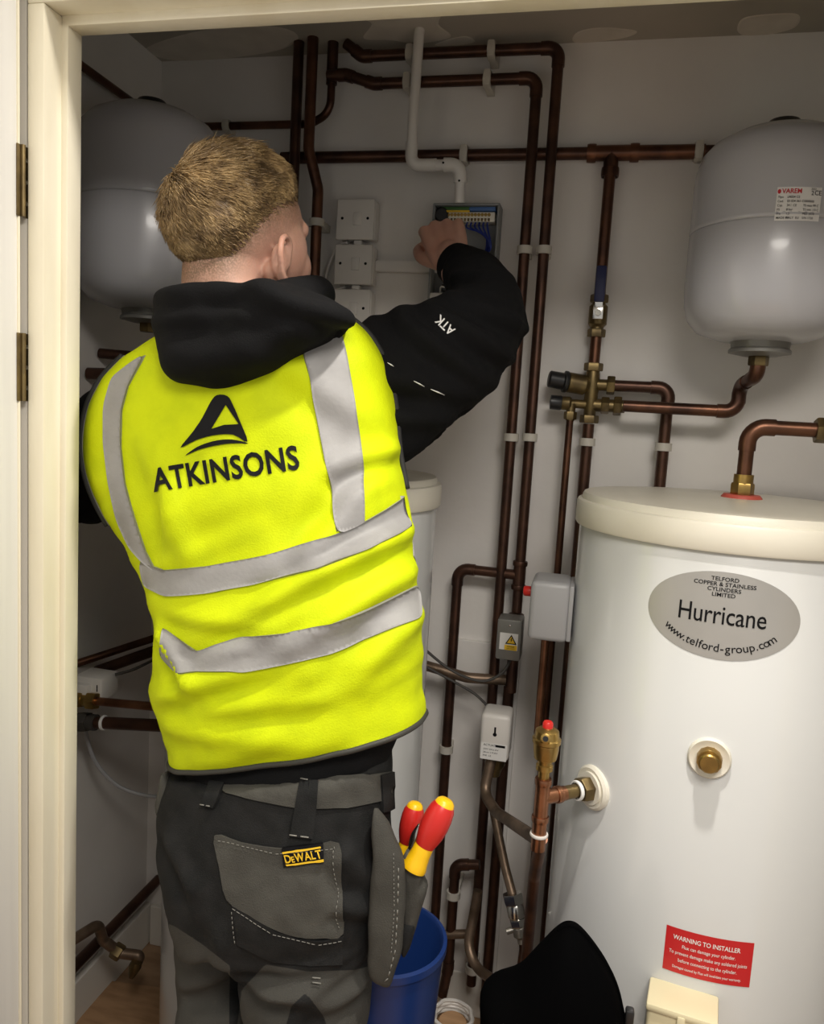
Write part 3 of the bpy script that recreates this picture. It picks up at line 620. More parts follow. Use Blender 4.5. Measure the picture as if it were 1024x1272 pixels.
tr = tag(link('mini_trunking', MB().box(((c2.x+.045+-0.365)/2, YB-.009, c2.z+.002), (-0.365-c2.x-.045, .018, .024), .002).mesh('mini_trunking'), 'wall'), 'cream mini trunking running from the middle spur to the open box', 'trunking')
cbm = smooth_path([(c1.x-.02, YB-.02, c1.z-.044), (c1.x-.045, YB-.014, c1.z-.056), (c1.x-.068, YB-.010, c1.z-.10), (c1.x-.076, YB-.008, c1.z-.16), (c1.x-.08, YB-.008, c1.z-.26)], [.004]*5)[0]
tag(link('flex_cable', MB().tube(cbm, .0042, 8).mesh('flex_cable'), 'white_plastic'), 'white flex curling down from the topmost spur', 'cable')
cbm = smooth_path([(c2.x-.02, YB-.02, c2.z-.044), (c2.x-.042, YB-.014, c2.z-.052), (c2.x-.062, YB-.010, c2.z-.08), (c2.x-.068, YB-.008, c2.z-.16)], [.004]*4)[0]
tag(link('flex_cable', MB().tube(cbm, .0042, 8).mesh('flex_cable'), 'white_plastic'), 'white flex curling down from the middle spur', 'cable')
# round conduit
cw = thing('cable_conduit', 'white round conduit dropping from the ceiling with a double bend into the box', 'conduit', (-0.3167, 1.68, 1.8678))
zk = 1.9343
path, arcs = fillet([(-0.4161, 1.66, ZC), (-0.4195, 1.66, 2.0225), (-0.4183, 1.66, zk), (-0.3141, 1.66, zk), (-0.3141, 1.675, 1.8632)], .020)
part('tube', MB().tube(path, .0108, 16), 'white_plastic', cw)
part('bend', MB().tube([arcs[-2][0]+Vector((0, 0, .012))]+arcs[-2][1]+[arcs[-2][2]+Vector((.02, 0, 0))] , .0128, 16), 'white_plastic', cw)
eb = part('elbow', MB().tube([arcs[-1][0]]+arcs[-1][1]+[arcs[-1][2]], .0142, 16), 'white_plastic', cw)
for q in (arcs[-1][0], arcs[-1][2]): part('screw', MB().lathe([(.0022, 0), (.0022, .001), (.0001, .0011)], q+Vector((.001, -.0142, 0)), (0, -1, 0), 10), 'ink', eb)
# open wiring box
bxL, bxR = -0.3753, -0.2324; bzT, bzB = 1.8698, 1.6381
bc = (bxL+bxR)/2; bw = bxR-bxL; bh = bzT-bzB; bz = (bzT+bzB)/2
ob = thing('wiring_box', 'open grey wiring centre on the wall with terminals and blue wires', 'wiring box', (bc, YB, bzB))
mb = MB().box((bc, YB-.004, bz), (bw, .008, bh), .003)
for s_ in (-1, 1): mb.box((bc+s_*(bw/2-.0025), YB-.026, bz), (.005, .05, bh), .002); mb.box((bc, YB-.026, bz+s_*(bh/2-.0025)), (bw, .05, .005), .002)
part('enclosure', mb, 'box_grey', ob)
tm = part('terminal_rail', MB().box((bc+.004, YB-.026, bzT-.026), (bw*.80, .03, .020), .002), 'cream', ob)
for k in range(14):
    xx = bc-bw*.32+k*bw*.66/13
    part('terminal_screw', MB().lathe([(.0035, 0), (.0035, .002), (.001, .0021)], (xx, YB-.041, bzT-.022), (0, -1, 0), 10), 'brass', tm)
    part('terminal_entry', MB().box((xx, YB-.0415, bzT-.032), (.0045, .003, .006), .0005), 'brass_dark', tm)
part('earth_strip', MB().box((bc-bw*.16, YB-.03, bzT-.010), (bw*.42, .025, .008), .001), 'term_green', tm)
part('live_strip', MB().box((bc+bw*.23, YB-.03, bzT-.010), (bw*.40, .025, .008), .001), 'term_blue', tm)
part('earth_band', MB().box((bc-bw*.16, YB-.044, bzT-.0155), (bw*.42, .002, .004), .0005), 'amber', tm)
for k in range(6):
    x0 = bc+bw*(.02+.06*k); 
    pth = smooth_path([(x0, YB-.035, bzT-.036), (x0+.002, YB-.045, bzT-.05), (bc+bw*.30+.003*k, YB-.038-.002*k, bzT-.062-.006*k), (bc+bw*.31-.002*k, YB-.03, bzT-.10), (bc+bw*.25-.01*k, YB-.025, bzT-.128)], [.002]*5)[0]
    part('wire', MB().tube(pth, .0019, 6), 'wire_blue', ob)
part('inner_module', MB().box((bc-bw*.30, YB-.03, bzB+.024), (bw*.34, .04, .045), .002), 'label_white', ob)
mb = MB().box((bc-bw*.26, YB-.032, bzB+.058), (.012, .03, .014), .001)
part('relay', mb, 'black', ob)
part('entry_gland', MB().lathe([(.016, -.012), (.016, .012), (.012, .016)], (bxL+.018, YB-.03, bzT-.022), (0, -1, 0), 18), 'black', ob)
for k in range(3):
    pth = smooth_path([(bc-bw*.34+.012*k, YB-.03, bzB+.048), (bc-bw*.30+.008*k, YB-.046, bzB+.06+.008*k), (bc-bw*.16, YB-.04, bzB+.052+.01*k)], [.002]*3)[0]
    part('wire', MB().tube(pth, .0022, 6), 'ink_white', ob)

# ================================================================== LOW LEFT CLUSTER
pipe('copper_pipe', 'copper pipe climbing along the left wall below the ceiling', [(-1.03, 1.3906, 2.0565), (-1.03, 1.6205, 2.0542)], .0085, 'copper', elbows=False, straight=False)
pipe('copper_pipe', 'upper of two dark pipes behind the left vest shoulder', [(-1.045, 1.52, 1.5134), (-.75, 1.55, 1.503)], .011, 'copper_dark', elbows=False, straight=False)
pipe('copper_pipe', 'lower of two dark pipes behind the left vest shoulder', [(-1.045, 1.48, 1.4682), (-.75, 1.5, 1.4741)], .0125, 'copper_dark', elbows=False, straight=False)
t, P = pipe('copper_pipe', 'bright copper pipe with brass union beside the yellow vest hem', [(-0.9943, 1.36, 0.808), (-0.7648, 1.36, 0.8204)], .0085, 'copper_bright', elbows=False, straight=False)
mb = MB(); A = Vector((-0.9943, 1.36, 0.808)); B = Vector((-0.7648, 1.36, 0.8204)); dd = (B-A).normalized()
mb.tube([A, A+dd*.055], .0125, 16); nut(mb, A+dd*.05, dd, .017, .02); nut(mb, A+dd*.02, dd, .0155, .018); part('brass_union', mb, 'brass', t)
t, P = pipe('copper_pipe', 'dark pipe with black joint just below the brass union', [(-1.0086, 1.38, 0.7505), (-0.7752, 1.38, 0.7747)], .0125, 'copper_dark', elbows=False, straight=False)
A = Vector((-1.0086, 1.38, 0.7505)); B = Vector((-0.7752, 1.38, 0.7747)); dd = (B-A).normalized()
mb = MB().tube([A, A+dd*.06], .0165, 16); nut(mb, A+dd*.03, dd, .02, .025); part('joint', mb, 'rubber', t)
mb = MB(); collar(mb, A+dd*.078, dd, .0128, .006); part('joint_ring', mb, 'label_white', t)
bc2 = Vector((-0.963, 1.4, 0.8298)); wb = thing('valve_actuator', 'white valve actuator in the shade above the brass union', 'valve', (bc2.x, bc2.y, bc2.z-.03))
part('cover', MB().box(bc2, (.066, .06, .05), .006), 'white_plastic', wb); part('front_step', MB().box((bc2.x-.012, bc2.y-.033, bc2.z-.006), (.04, .02, .036), .004), 'white_plastic', wb)
part('pointer_mark', MB().box((bc2.x+.022, bc2.y-.0303, bc2.z+.004), (.002, .001, .014), 0), 'ink', wb)
pipe('copper_pipe', 'reddish pipe slanting up past the shaded actuator', [(-1.0567, 1.45, 0.8439), (-0.9154, 1.62, 0.89)], .0085, 'copper', elbows=False, straight=False)
pipe('copper_pipe', 'dark pipe slanting up just under the reddish one', [(-1.0046, 1.46, 0.8333), (-0.9147, 1.62, 0.8612)], .012, 'copper_dark', elbows=False, straight=False)
tag(link('power_cable', MB().tube(smooth_path([(-0.9268, 1.41, 0.8522), (-0.8986, 1.43, 0.86), (-0.8704, 1.46, 0.8756), (-0.8467, 1.5, 0.8919)], [.003]*4)[0], .003, 8).mesh('power_cable'), 'rubber'), 'black cable leaving the shaded actuator to the right', 'cable')
tag(link('flex_hose', MB().tube(smooth_path([(-1.0046, 1.42, 0.7199), (-0.9926, 1.44, 0.6413), (-0.9522, 1.46, 0.5838), (-0.8957, 1.48, 0.5597), (-0.8388, 1.5, 0.5561)], [.004]*5)[0], .0042, 8).mesh('flex_hose'), 'grey_plastic'), 'grey hose sagging below the dark pipe at the left', 'hose')
pipe('copper_pipe', 'long dark pipe running back low along the left wall', [(-1.015, 1.3855, 0.1787), (-1.015, 1.762, 0.1786)], .0125, 'copper_dark', elbows=False, straight=False)
t, P = pipe('copper_pipe', 'bent dark pipe ending in a brass drain cock near the floor', [(-0.987, 1.36, 0.2777), (-0.9669, 1.42, 0.2792), (-0.968, 1.44, 0.2274), (-0.9365, 1.46, 0.1894), (-0.8945, 1.47, 0.1859), (-0.8983, 1.47, 0.1733), (-0.8995, 1.45, 0.162)], .0115, 'copper_dull', .02, elbows=False, straight=False)
mb = MB(); q = Vector((-0.9414, 1.455, 0.1957)); nut(mb, q, (1, 0, -.4), .0165, .022); q = Vector((-0.8968, 1.455, 0.1707)); mb.lathe([(.011, -.012), (.014, 0), (.009, .02), (.006, .028)], q, (-.3, -.1, -1), 16); part('drain_cock', mb, 'brass_dark', t)

# ================================================================== FLOOR CLUTTER
tag(link('plywood_offcut', MB().box((-.93, 1.42, .006), (.2, .34, .012), .002, Matrix.Rotation(.12, 3, 'Z')).mesh('plywood_offcut'), 'board'), 'pale brown plywood offcut lying by the left baseboard', 'board')
# coil of white cable by the bucket
cc = Vector((-0.1991, 1.6, 0.1042)); ct = thing('cable_coil', 'coil of white cable standing between the blue bucket and the black bag', 'cable', (cc.x, cc.y, cc.z-.03))
pth = [(cc.x+.042*cos(q*.2)+.002*sin(q*1.3), cc.y+.042*sin(q*.2), cc.z-.02+.0012*q*.2) for q in range(0, 110)]
part('coil', MB().tube(pth, .0042, 8), 'white_plastic', ct)
part('spool', MB().lathe([(.036, -.05), (.036, -.02), (.030, -.012)], cc, Z, 28), 'board', ct)
tag(link('cardboard_box', MB().box((cc.x, cc.y-.005, (cc.z-.052)/2), (.12, .12, cc.z-.052), .003).mesh('cardboard_box'), 'board'), 'brown cardboard box under the coil of white cable', 'box')
# blue bucket
bk = Vector((-0.2726, 1.2, 0.5513)); bR = .098; bkt = thing('bucket', 'blue plastic bucket standing behind the trouser pocket', 'bucket', (bk.x, bk.y, 0))
hb = bk.z
part('wall', MB().lathe([(.001, .012), (.062, .012), (.066, .02), (bR-.004, hb-.004), (bR, hb+.002), (bR+.006, hb), (bR+.006, hb-.012), (bR+.001, hb-.014), (.070, .004), (.066, 0), (.001, 0)], (bk.x, bk.y, 0), Z, 64, cap=False), 'blue', bkt)
# black bag
def inflated(outline, yf, depth, bulge, rings=7, back=True):
    """pillow solid from an outline in the x-z plane; yf = y of its rim, bulging to -y by bulge and to +y by depth"""
    n = len(outline); cx = sum(p[0] for p in outline)/n; cz = sum(p[1] for p in outline)/n; vs = []; fs = []
    prof = [(cos(q), -bulge*sin(q)) for q in np.linspace(pi/2-.02, 0, rings)]+[(cos(q), depth*sin(q)) for q in np.linspace(0, pi/2-.02, rings)][1:]
    for s_, dy in prof:
        s2 = s_**.55
        for x, z in outline: vs.append((cx+(x-cx)*s2, yf+dy, cz+(z-cz)*s2))
    k = len(prof)
    fs = [(i*n+j, i*n+(j+1) % n, (i+1)*n+(j+1) % n, (i+1)*n+j) for i in range(k-1) for j in range(n)]
    fs += [tuple(reversed(range(n))), tuple(range((k-1)*n, k*n))]
    return MB().add(vs, fs)
bo = [(-0.0924, 0.5964), (-0.0478, 0.6297), (-0.0186, 0.6715), (0.004, 0.7037), (0.0209, 0.7172), (0.0392, 0.7126), (0.0671, 0.6843), (0.0886, 0.6523), (0.1031, 0.6124), (0.1149, 0.5531)]
bo = bo+[(bo[-1][0]+.01, .35), (bo[-1][0], .02), (bo[0][0], .02), (bo[0][0]-.004, .35), (bo[0][0], bo[0][1]-.06)]
boc = catmull(bo, 5)
bg = thing('tool_bag', 'black rounded tool bag standing in front of the labelled cylinder', 'bag', (sum(p[0] for p in bo)/len(bo), 1.07, 0))
part('shell', inflated(boc, 1.07, .07, .07), 'bag', bg, angle=70)
part('edge_piping', MB().tube([(x, 1.07, z) for x, z in boc[16:50]], .0030, 8), 'bag', bg)
part('strap_buckle', MB().box((bo[9][0]+.0, 1.065, bo[8][1]-.012), (.012, .014, .03), .003), 'black', bg)
# ================================================================== PERSON
def remeshed(name, mb, voxel, smooth=4, factor=.5):
    me = mb.mesh(name+'_raw'); o = bpy.data.objects.new(name+'_raw', me); COL.objects.link(o)
    bm = bmesh.new(); bm.from_mesh(me); bmesh.ops.remove_doubles(bm, verts=bm.verts, dist=1e-5); bmesh.ops.recalc_face_normals(bm, faces=bm.faces); bm.to_mesh(me); bm.free()
    r = o.modifiers.new('r', 'REMESH'); r.mode = 'VOXEL'; r.voxel_size = voxel
    s_ = o.modifiers.new('s', 'SMOOTH'); s_.iterations = smooth; s_.factor = factor
    dg = bpy.context.evaluated_depsgraph_get(); out = bpy.data.meshes.new_from_object(o.evaluated_get(dg)); out.name = name
    bpy.data.objects.remove(o); return out
def bvh_of(me): 
    vs = [v.co.copy() for v in me.vertices]; return BVHTree.FromPolygons(vs, [tuple(p.vertices) for p in me.polygons])
def child(name, me, m, parent, smooth=True, angle=0):
    o = link(name, me, m, parent, smooth=smooth, angle=angle); return o

# ---- head frame
hyaw = radians(25)
HF = Vector((sin(hyaw), cos(hyaw), .06)).normalized(); HR = HF.cross(Vector((0, 0, 1))).normalized(); HU = HR.cross(HF)
HM = Matrix((HR, HF, HU)).transposed()
HC = Vector((-0.5357, 1.12, 1.6813)); HS = 1.08
def hp(a, b, c): return HC+(HR*a+HF*b+HU*c)*HS
# ---- joints
SR = Vector((-0.3858, 1.2, 1.4747)); ER = Vector((-0.2009, 1.375, 1.5839)); WR = Vector((-0.3009, 1.56, 1.7224))
SL = Vector((-0.7517, 1.15, 1.3943)); EL = Vector((-.885, 1.25, 1.2495)); WL = Vector((-.80, 1.46, EL.z+.13))
NB = Vector((-0.5111, 1.1, 1.5368)); CH = Vector((-0.5066, 1.11, 1.353)); PV = Vector((-0.4191, 1.06, 0.8264))
KR = Vector((-0.3403, .985, .50)); AR = Vector((KR.x+.0, .92, .10))
KL = Vector((-0.4901, 1.04, .50)); AL = Vector((KL.x-.02, .985, .10))
HRt = Vector((-0.3557, 1.05, 0.728)); HLt = Vector((-0.5257, 1.07, 0.6826))
b = MB()
# head: cranium, face, jaw, brow, nose, ears, neck
HMs = HM*HS
b.ellipsoid(HC+(HU*.004-HF*.004)*HS, (.0755, .0965, .090), HMs, 40, 24)
b.ellipsoid(hp(0, .034, -.052), (.060, .060, .070), HMs, 32, 18)
b.ellipsoid(hp(0, .050, -.098), (.036, .036, .026), HMs)
b.ellipsoid(hp(0, .074, .005), (.052, .022, .022), HMs)
for s_ in (-1, 1):
    b.ellipsoid(hp(s_*.036, .058, -.048), (.030, .028, .034), HMs); b.ellipsoid(hp(s_*.052, .030, -.03), (.022, .040, .05), HMs)          # cheekbone
    b.limb([hp(s_*.066, -.002, -.062), hp(s_*.055, .03, -.098), hp(s_*.02, .075, -.118)], [.016, .015, .013], 12)   # jaw line
    # ear: rim, bowl and lobe
    eo = hp(s_*.074, -.002, -.050)
    e = lambda u, v, w: eo+HR*s_*(w+.010+.30*max(0, -u))+HF*u+HU*v
    b.limb([e(.010, -.006, 0), e(.013, .018, .003), e(.003, .031, .008), e(-.013, .028, .011), e(-.020, .010, .012), e(-.014, -.012, .009), e(-.003, -.027, .005), e(.008, -.026, .001)], [.0045, .0045, .005, .005, .005, .0055, .0065, .005], 10, 5)
    b.ellipsoid(eo+HR*s_*.008-HF*.003, (.008, .014, .023), HMs)
b.limb([hp(0, .088, .0), hp(0, .102, -.022), hp(0, .113, -.042), hp(0, .094, -.052)], [.009, .010, .013, .010], 12)   # nose
b.ellipsoid(hp(0, .083, -.074), (.023, .012, .0065), HMs); b.ellipsoid(hp(0, .081, -.083), (.021, .012, .007), HMs)       # lips
b.limb([hp(0, -.018, -.03), hp(0, -.030, -.085), (NB+hp(0, -.03, -.12))/2, NB+Vector((0, 0, -.03))], [.066, .062, .064, .072], 28)
# trunk and limbs (under the clothes)
b.limb([NB+Vector((0, .0, -.02)), CH, (CH+PV)/2, PV, PV+Vector((0, 0, -.05))], [.06, .078, .072, .08, .075], 28)
b.limb([NB+Vector((.0, 0, -.06)), SR], [.055, .042], 20); b.limb([NB+Vector((0, 0, -.06)), SL], [.055, .042], 20)
b.limb([SR, (SR+ER)/2, ER, ER*.5+WR*.5, WR], [.042, .042, .038, .036, .028], 20)
b.limb([SL, (SL+EL)/2, EL, (EL+WL)/2, WL], [.042, .042, .038, .036, .028], 20)
b.limb([HRt, (HRt+KR)/2, KR, KR*.6+AR*.4+Vector((0, -.012, 0)), AR], [.070, .060, .045, .045, .034], 22)
b.limb([HLt, (HLt+KL)/2, KL, KL*.6+AL*.4+Vector((0, -.012, 0)), AL], [.042, .034, .032, .036, .030], 22)
for A in (AR, AL): b.limb([A, A+Vector((0, .02, -.05)), A+Vector((0, .12, -.065))], [.034, .032, .026], 14)
# right hand: back of the hand towards the viewer, fingers curled on to the terminals, thumb at the left
def hand(W, fw_, side, upv, curl, hs=1.0):
    """W wrist, fw_ direction of metacarpals, side = towards the thumb, upv = back of hand normal"""
    f = Vector(fw_).normalized(); s = Vector(side); s = (s-f*s.dot(f)).normalized(); n = Vector(upv); n = (n-f*n.dot(f)-s*n.dot(s)).normalized()
    P = lambda a, c, d: W+(f*a+s*c+n*d)*hs
    b.limb([P(-.02, 0, 0), P(.015, 0, .002)], [.029, .028], 18)
    for k, (c, L, r) in enumerate(((.031, .040, .0105), (.0105, .044, .0108), (-.0105, .041, .0102), (-.030, .033, .0092))):
        kn = P(.082-.004*abs(k-1)**1.5, c, .010)
        b.limb([P(.004, c*.62, .0), P(.045, c*.85, .008), kn], [.0155, .0150, .0118], 14)
        a1, a2, a3 = curl; L *= hs; r *= hs
        d1 = f*cos(a1)-n*sin(a1); d2 = f*cos(a1+a2)-n*sin(a1+a2); d3 = f*cos(a1+a2+a3)-n*sin(a1+a2+a3)
        p1 = kn+d1*L; p2 = p1+d2*L*.62; p3 = p2+d3*L*.5
        b.limb([kn, kn*.5+p1*.5, p1, p1*.5+p2*.5, p2, p3], [r*1.12, r*1.0, r*1.04, r*.93, r*.92, r*.78], 14, 4)
    # thumb from the side of the palm near its base
    t0 = P(.018, .022, -.010); t1 = P(.045, .046, -.016); t2 = P(.075, .052, -.026); t3 = P(.096, .046, -.038)
    b.limb([t0, t1, t2, t3], [.0165, .0135, .0112, .0092], 14, 5)
hand(WR, Vector((-0.3426, 1.62, 1.8143))-WR, (-1, -.1, -.3), (-.1, -.8, -.2), (1.15, 1.0, .5), 1.12)
hand(WL, (WL-EL)*1+Vector((.05, 0, .02)), (.8, -.1, .8), (-.7, -.3, .5), (.5, .7, .4))
body = remeshed('person', b, .0034, 3)
# stubble mask: the fade between the hair and the bare neck
st = body.attributes.new('stubble', 'FLOAT', 'POINT'); co = np.empty(len(body.vertices)*3); body.vertices.foreach_get('co', co); co = co.reshape(-1, 3)
q = (co-np.array(HC))/HS; lx, ly, lz = q @ np.array(HR), q @ np.array(HF), q @ np.array(HU)
def hairline(ly_, lx_):
    """lowest local height with hair for a direction round the head"""
    az = np.degrees(np.arctan2(np.abs(lx_), -ly_))       # 0 = back of head, 180 = face
    return np.interp(az, [0, 35, 60, 80, 100, 120, 135, 150, 180], [-.074, -.058, -.022, .006, .020, .028, .038, .050, .062])
hl = hairline(ly, lx)
val = np.clip(1-(hl-lz)/.05, 0, 1)**1.3*.92; val[(ly > .075) & (lz < .05)] = 0; val[np.linalg.norm(q, axis=1) > .16] = 0
val[(np.abs(lx) > .081) & (lz < -.01)] = 0
st.data.foreach_set('value', val.astype(np.float32))
PER = link('person', body, 'skin', angle=0)
tag(PER, 'person in a yellow high-visibility vest reaching into the open wiring box', 'person')
for s_ in (-1, 1): child('eye', MB().ellipsoid(hp(s_*.031, .068, -.018), (.0125, .0125, .0125), HM, 16, 10).mesh('eye'), 'eye', PER)

# ---- hair: scalp cap and short strands combed forward from a crown whorl
cap = MB(); nn, kk = 72, 40; vs = []; keep = {}
for i in range(kk+1):
    ph = -pi/2+pi*i/kk
    for j in range(nn):
        t_ = 2*pi*j/nn; d = Vector((cos(ph)*cos(t_), cos(ph)*sin(t_), sin(ph)))
        v = Vector((d.x*.0755, d.y*.0965-.004, d.z*.090+.004)); over = v.z-float(hairline(v.y, v.x))
        thick = max(-.004, min(.0085, over*.24-.001))+.017*max(0, d.y)*max(0, min(1, over*25)); v += Vector((d.x, d.y, d.z))*thick*(1.0+.35*max(0, d.z))
        v += d*.0015*noise.noise(v*60)
        vs.append(HC+HMs @ v); keep[i*nn+j] = over > .004
fs = [f for f in ((i*nn+j, i*nn+(j+1) % nn, (i+1)*nn+(j+1) % nn, (i+1)*nn+j) for i in range(kk) for j in range(nn)) if all(keep[q_] for q_ in f)]
cap.add(vs, fs); child('hair_cap', cap.mesh('hair_cap'), 'hair', PER)
hb_ = MB(); hv = []; hf = []
whorl = Vector((-.02, -.075, .055)); cnt = 0
while cnt < 19000:
    d = Vector(rng.normal(size=3)).normalized(); v = Vector((d.x*.0755, d.y*.0965-.004, d.z*.090+.004)); over = v.z-float(hairline(v.y, v.x))
    if over < -.008 or (over < .026 and rng.random() > ((over+.008)/.034)**1.3): continue
    n_ = Vector((d.x/.0755, d.y/.0965, d.z/.090)).normalized()
    fl = (v-whorl); fl = (fl-n_*fl.dot(n_)); swirl = n_.cross(fl)*.35
    fl = (fl.normalized() if fl.length > 1e-5 else Vector((1, 0, 0)))+swirl.normalized()*.35
    if v.y > -.03 and v.z > 0: fl += Vector((.5, .75, 0))
    fl = fl-n_*fl.dot(n_); fl.normalize(); fl += Vector(rng.normal(size=3))*.13+Vector((noise.noise(v*38+Vector((9, 0, 0))), noise.noise(v*38), noise.noise(v*38+Vector((0, 7, 0)))))*.40
    thick = max(-.002, min(.0085, over*.24-.001))+.017*max(0, d.y)*max(0, min(1, over*25)); base = v+d*thick*(.72+.2*max(0, d.y))*(1+.35*max(0, d.z))
    Ln = min(.030, .004+max(0, over)*.24)*(.75+.5*rng.random()); lift = .26 if over > .03 else .15
    p1 = base+(fl*.8+n_*lift).normalized()*Ln*.5; p2 = p1+(fl-n_*.10).normalized()*Ln*.5
    w = .00062; sd = n_.cross(fl).normalized()*w; k0 = len(hv)
    for p, sc_ in ((base, 1), (p1, .85)):
        for u in (sd*sc_, -sd*.5*sc_+n_*w*.8*sc_, -sd*.5*sc_-n_*w*.8*sc_): hv.append(HC+HMs @ (p+u))
    hv.append(HC+HMs @ p2)
    hf += [(k0, k0+1, k0+4, k0+3), (k0+1, k0+2, k0+5, k0+4), (k0+2, k0, k0+3, k0+5), (k0+3, k0+4, k0+6), (k0+4, k0+5, k0+6), (k0+5, k0+3, k0+6)]; cnt += 1
hb_.add(hv, hf); hr = child('hair', hb_.mesh('hair'), 'hair', PER, smooth=True); hr['kind'] = 'stuff'

# ---- lofted garments: each ring runs through a left and a right side point
def loft(rings, n=96, sub=6, ex=2.35, front=.55):
    """rings: (left xyz, right xyz, half depth). returns grid of points [row][col]"""
    A = [np.array(list(l)+list(r)+[bd], float) for l, r, bd in rings]; rows = catmull(A, sub, False); G = []
    for q_ in rows:
        q_ = np.array(q_); l, r, bd = q_[:3], q_[3:6], q_[6]; c = (l+r)/2; h = (r-l)/2; row = []
        for j in range(n):
            t_ = 2*pi*j/n; cx = math.copysign(abs(cos(t_))**(2/ex), cos(t_)); sy = math.copysign(abs(sin(t_))**(2/ex), sin(t_))
            row.append(Vector(c+h*cx)+Vector((0, bd*sy*(front if sy > 0 else 1), 0)))
        G.append(row)
    return G
def grid_mb(G, cap=False):
    n = len(G[0]); k = len(G); mb = MB()
    fs = [(i*n+j, i*n+(j+1) % n, (i+1)*n+(j+1) % n, (i+1)*n+j) for i in range(k-1) for j in range(n)]
    if cap: fs += [tuple(reversed(range(n))), tuple(range((k-1)*n, k*n))]
    return mb.add([p for r in G for p in r], fs)
def seg_d(p, a, b_):
    ax, az = a; bx_, bz_ = b_; dx, dz = bx_-ax, bz_-az; L2 = dx*dx+dz*dz; t_ = max(0, min(1, ((p[0]-ax)*dx+(p[1]-az)*dz)/L2)); L = sqrt(L2)
    sgn = ((p[0]-ax)*dz-(p[1]-az)*dx)/L; along = ((p[0]-ax)*dx+(p[1]-az)*dz)/L2
    return sgn, along
def crease(p, folds):
    s_ = 0
    for (a, b_), w, h in folds:
        d_, al = seg_d(p, a, b_)
        if -.25 < al < 1.25:
            e = max(0, min(1, (al+.25)/.35))*max(0, min(1, (1.25-al)/.35)); e = e*e*(3-2*e); x = d_/w; s_ += 1.6*h*e*(math.exp(-x*x)-.75*math.exp(-(x-1.5)**2))
    return s_
def rg(lx, lz, rx, rz, yl, yr, bd): return ((lx, yl, lz), (rx, yr, rz), bd)
vr = [rg(-0.5923, 0.8794, -0.2087, 0.9913, 1.075, 1.085, .120), rg(-0.6105, 0.9319, -0.2134, 1.043, 1.075, 1.085, .124), rg(-0.626, 0.9858, -0.2206, 1.1019, 1.08, 1.09, .128), rg(-0.632, 1.0438, -0.2311, 1.1552, 1.09, 1.10, .132), ((-0.6349, 1.1, 1.0912), (-0.243, 1.11, 1.2154), .136),
      ((-0.6617, 1.11, 1.146), (-0.2571, 1.125, 1.2719), .140), ((-0.7016, 1.12, 1.1914), (-0.272, 1.14, 1.3174), .143), ((-0.7341, 1.12, 1.2342), (-0.2847, 1.15, 1.3642), .143), ((-0.7594, 1.12, 1.2842), (-0.2936, 1.155, 1.4117), .141), ((-0.7732, 1.12, 1.3401), (-0.3024, 1.155, 1.4568), .136),
      ((-0.7694, 1.12, 1.3916), (-0.3158, 1.15, 1.4962), .128), ((-0.7513, 1.12, 1.4356), (-0.3333, 1.145, 1.5257), .115), ((-0.7261, 1.12, 1.4681), (-0.3529, 1.14, 1.5478), .100), ((-0.6829, 1.115, 1.4954), (-0.3779, 1.13, 1.5644), .090), ((-0.6288, 1.11, 1.5259), (-0.4131, 1.115, 1.5774), .082)]
folds = [([(-0.2492, 1.2558), (-0.4205, 1.1503)], .016, .009), ([(-0.2353, 1.2035), (-0.3692, 1.1042)], .015, .008), ([(-0.2627, 1.2028), (-0.4661, 1.083)], .014, .006), ([(-0.5613, 1.1228), (-0.4196, 1.1277)], .012, .005), ([(-0.5833, 1.0897), (-0.5139, 1.0348)], .013, .010),
         ([(-0.5699, 0.9997), (-0.4174, 1.0707)], .014, .006), ([(-0.5599, 0.9565), (-0.3959, 0.9774)], .016, .005), ([(-0.4881, 1.0028), (-0.3278, 1.0369)], .013, .004), ([(-0.5236, 0.9282), (-0.3076, 0.9791)], .02, .005), ([(-0.2263, 1.1415), (-0.2886, 1.0559)], .02, .006),
         ([(-0.3533, 1.3402), (-0.2721, 1.3743)], .014, .006), ([(-0.5204, 1.2667), (-0.347, 1.3246)], .03, .004), ([(-0.6087, 1.3498), (-0.5372, 1.2085)], .02, .006), ([(-0.4334, 1.4894), (-0.3178, 1.4112)], .02, .004), ([(-0.297, 1.3284), (-0.3647, 1.2143)], .018, .006), ([(-0.5644, 1.3081), (-0.5742, 1.1934)], .016, .005)]
G = loft(vr, 128, 7)
def displaced(G, off, folds, amp=.003, seed=0):
    k = len(G); n = len(G[0]); out = []
    for i in range(k):
        row = []
        for j in range(n):
            p = G[i][j]; du = G[i][(j+1) % n]-G[i][j-1]; dv = G[min(i+1, k-1)][j]-G[max(i-1, 0)][j]; nm = du.cross(dv); nm = nm.normalized() if nm.length > 1e-12 else Vector((0, -1, 0))
            d_ = off+amp*noise.noise(p*13+Vector((seed, 0, 0)))+amp*.5*noise.noise(p*31+Vector((seed, 4, 0)))
            u_ = p.x*.88+p.z*.47; v_ = -p.x*.47+p.z*.88; lowz = max(0, min(1, (1.33-p.z)/.12)); d_ += lowz*(.0065*noise.noise(Vector((u_*6, p.y*4, v_*24)))+.003*noise.noise(Vector((u_*13+5, p.y*6, v_*46))))
            if nm.y < .3: d_ += crease((p.x*.99/p.y if False else p.x, p.z), folds)*min(1, (.3-nm.y)*2)
            row.append(p+nm*d_)
        out.append(row)
    return out
GV = displaced(G, .0, folds)
vmesh = grid_mb(GV).mesh('vest'); vbvh = bvh_of(vmesh)
VEST = child('vest', vmesh, 'vest', PER); VEST['label'] = 'yellow high-visibility vest'
PROJ = EYE.copy()
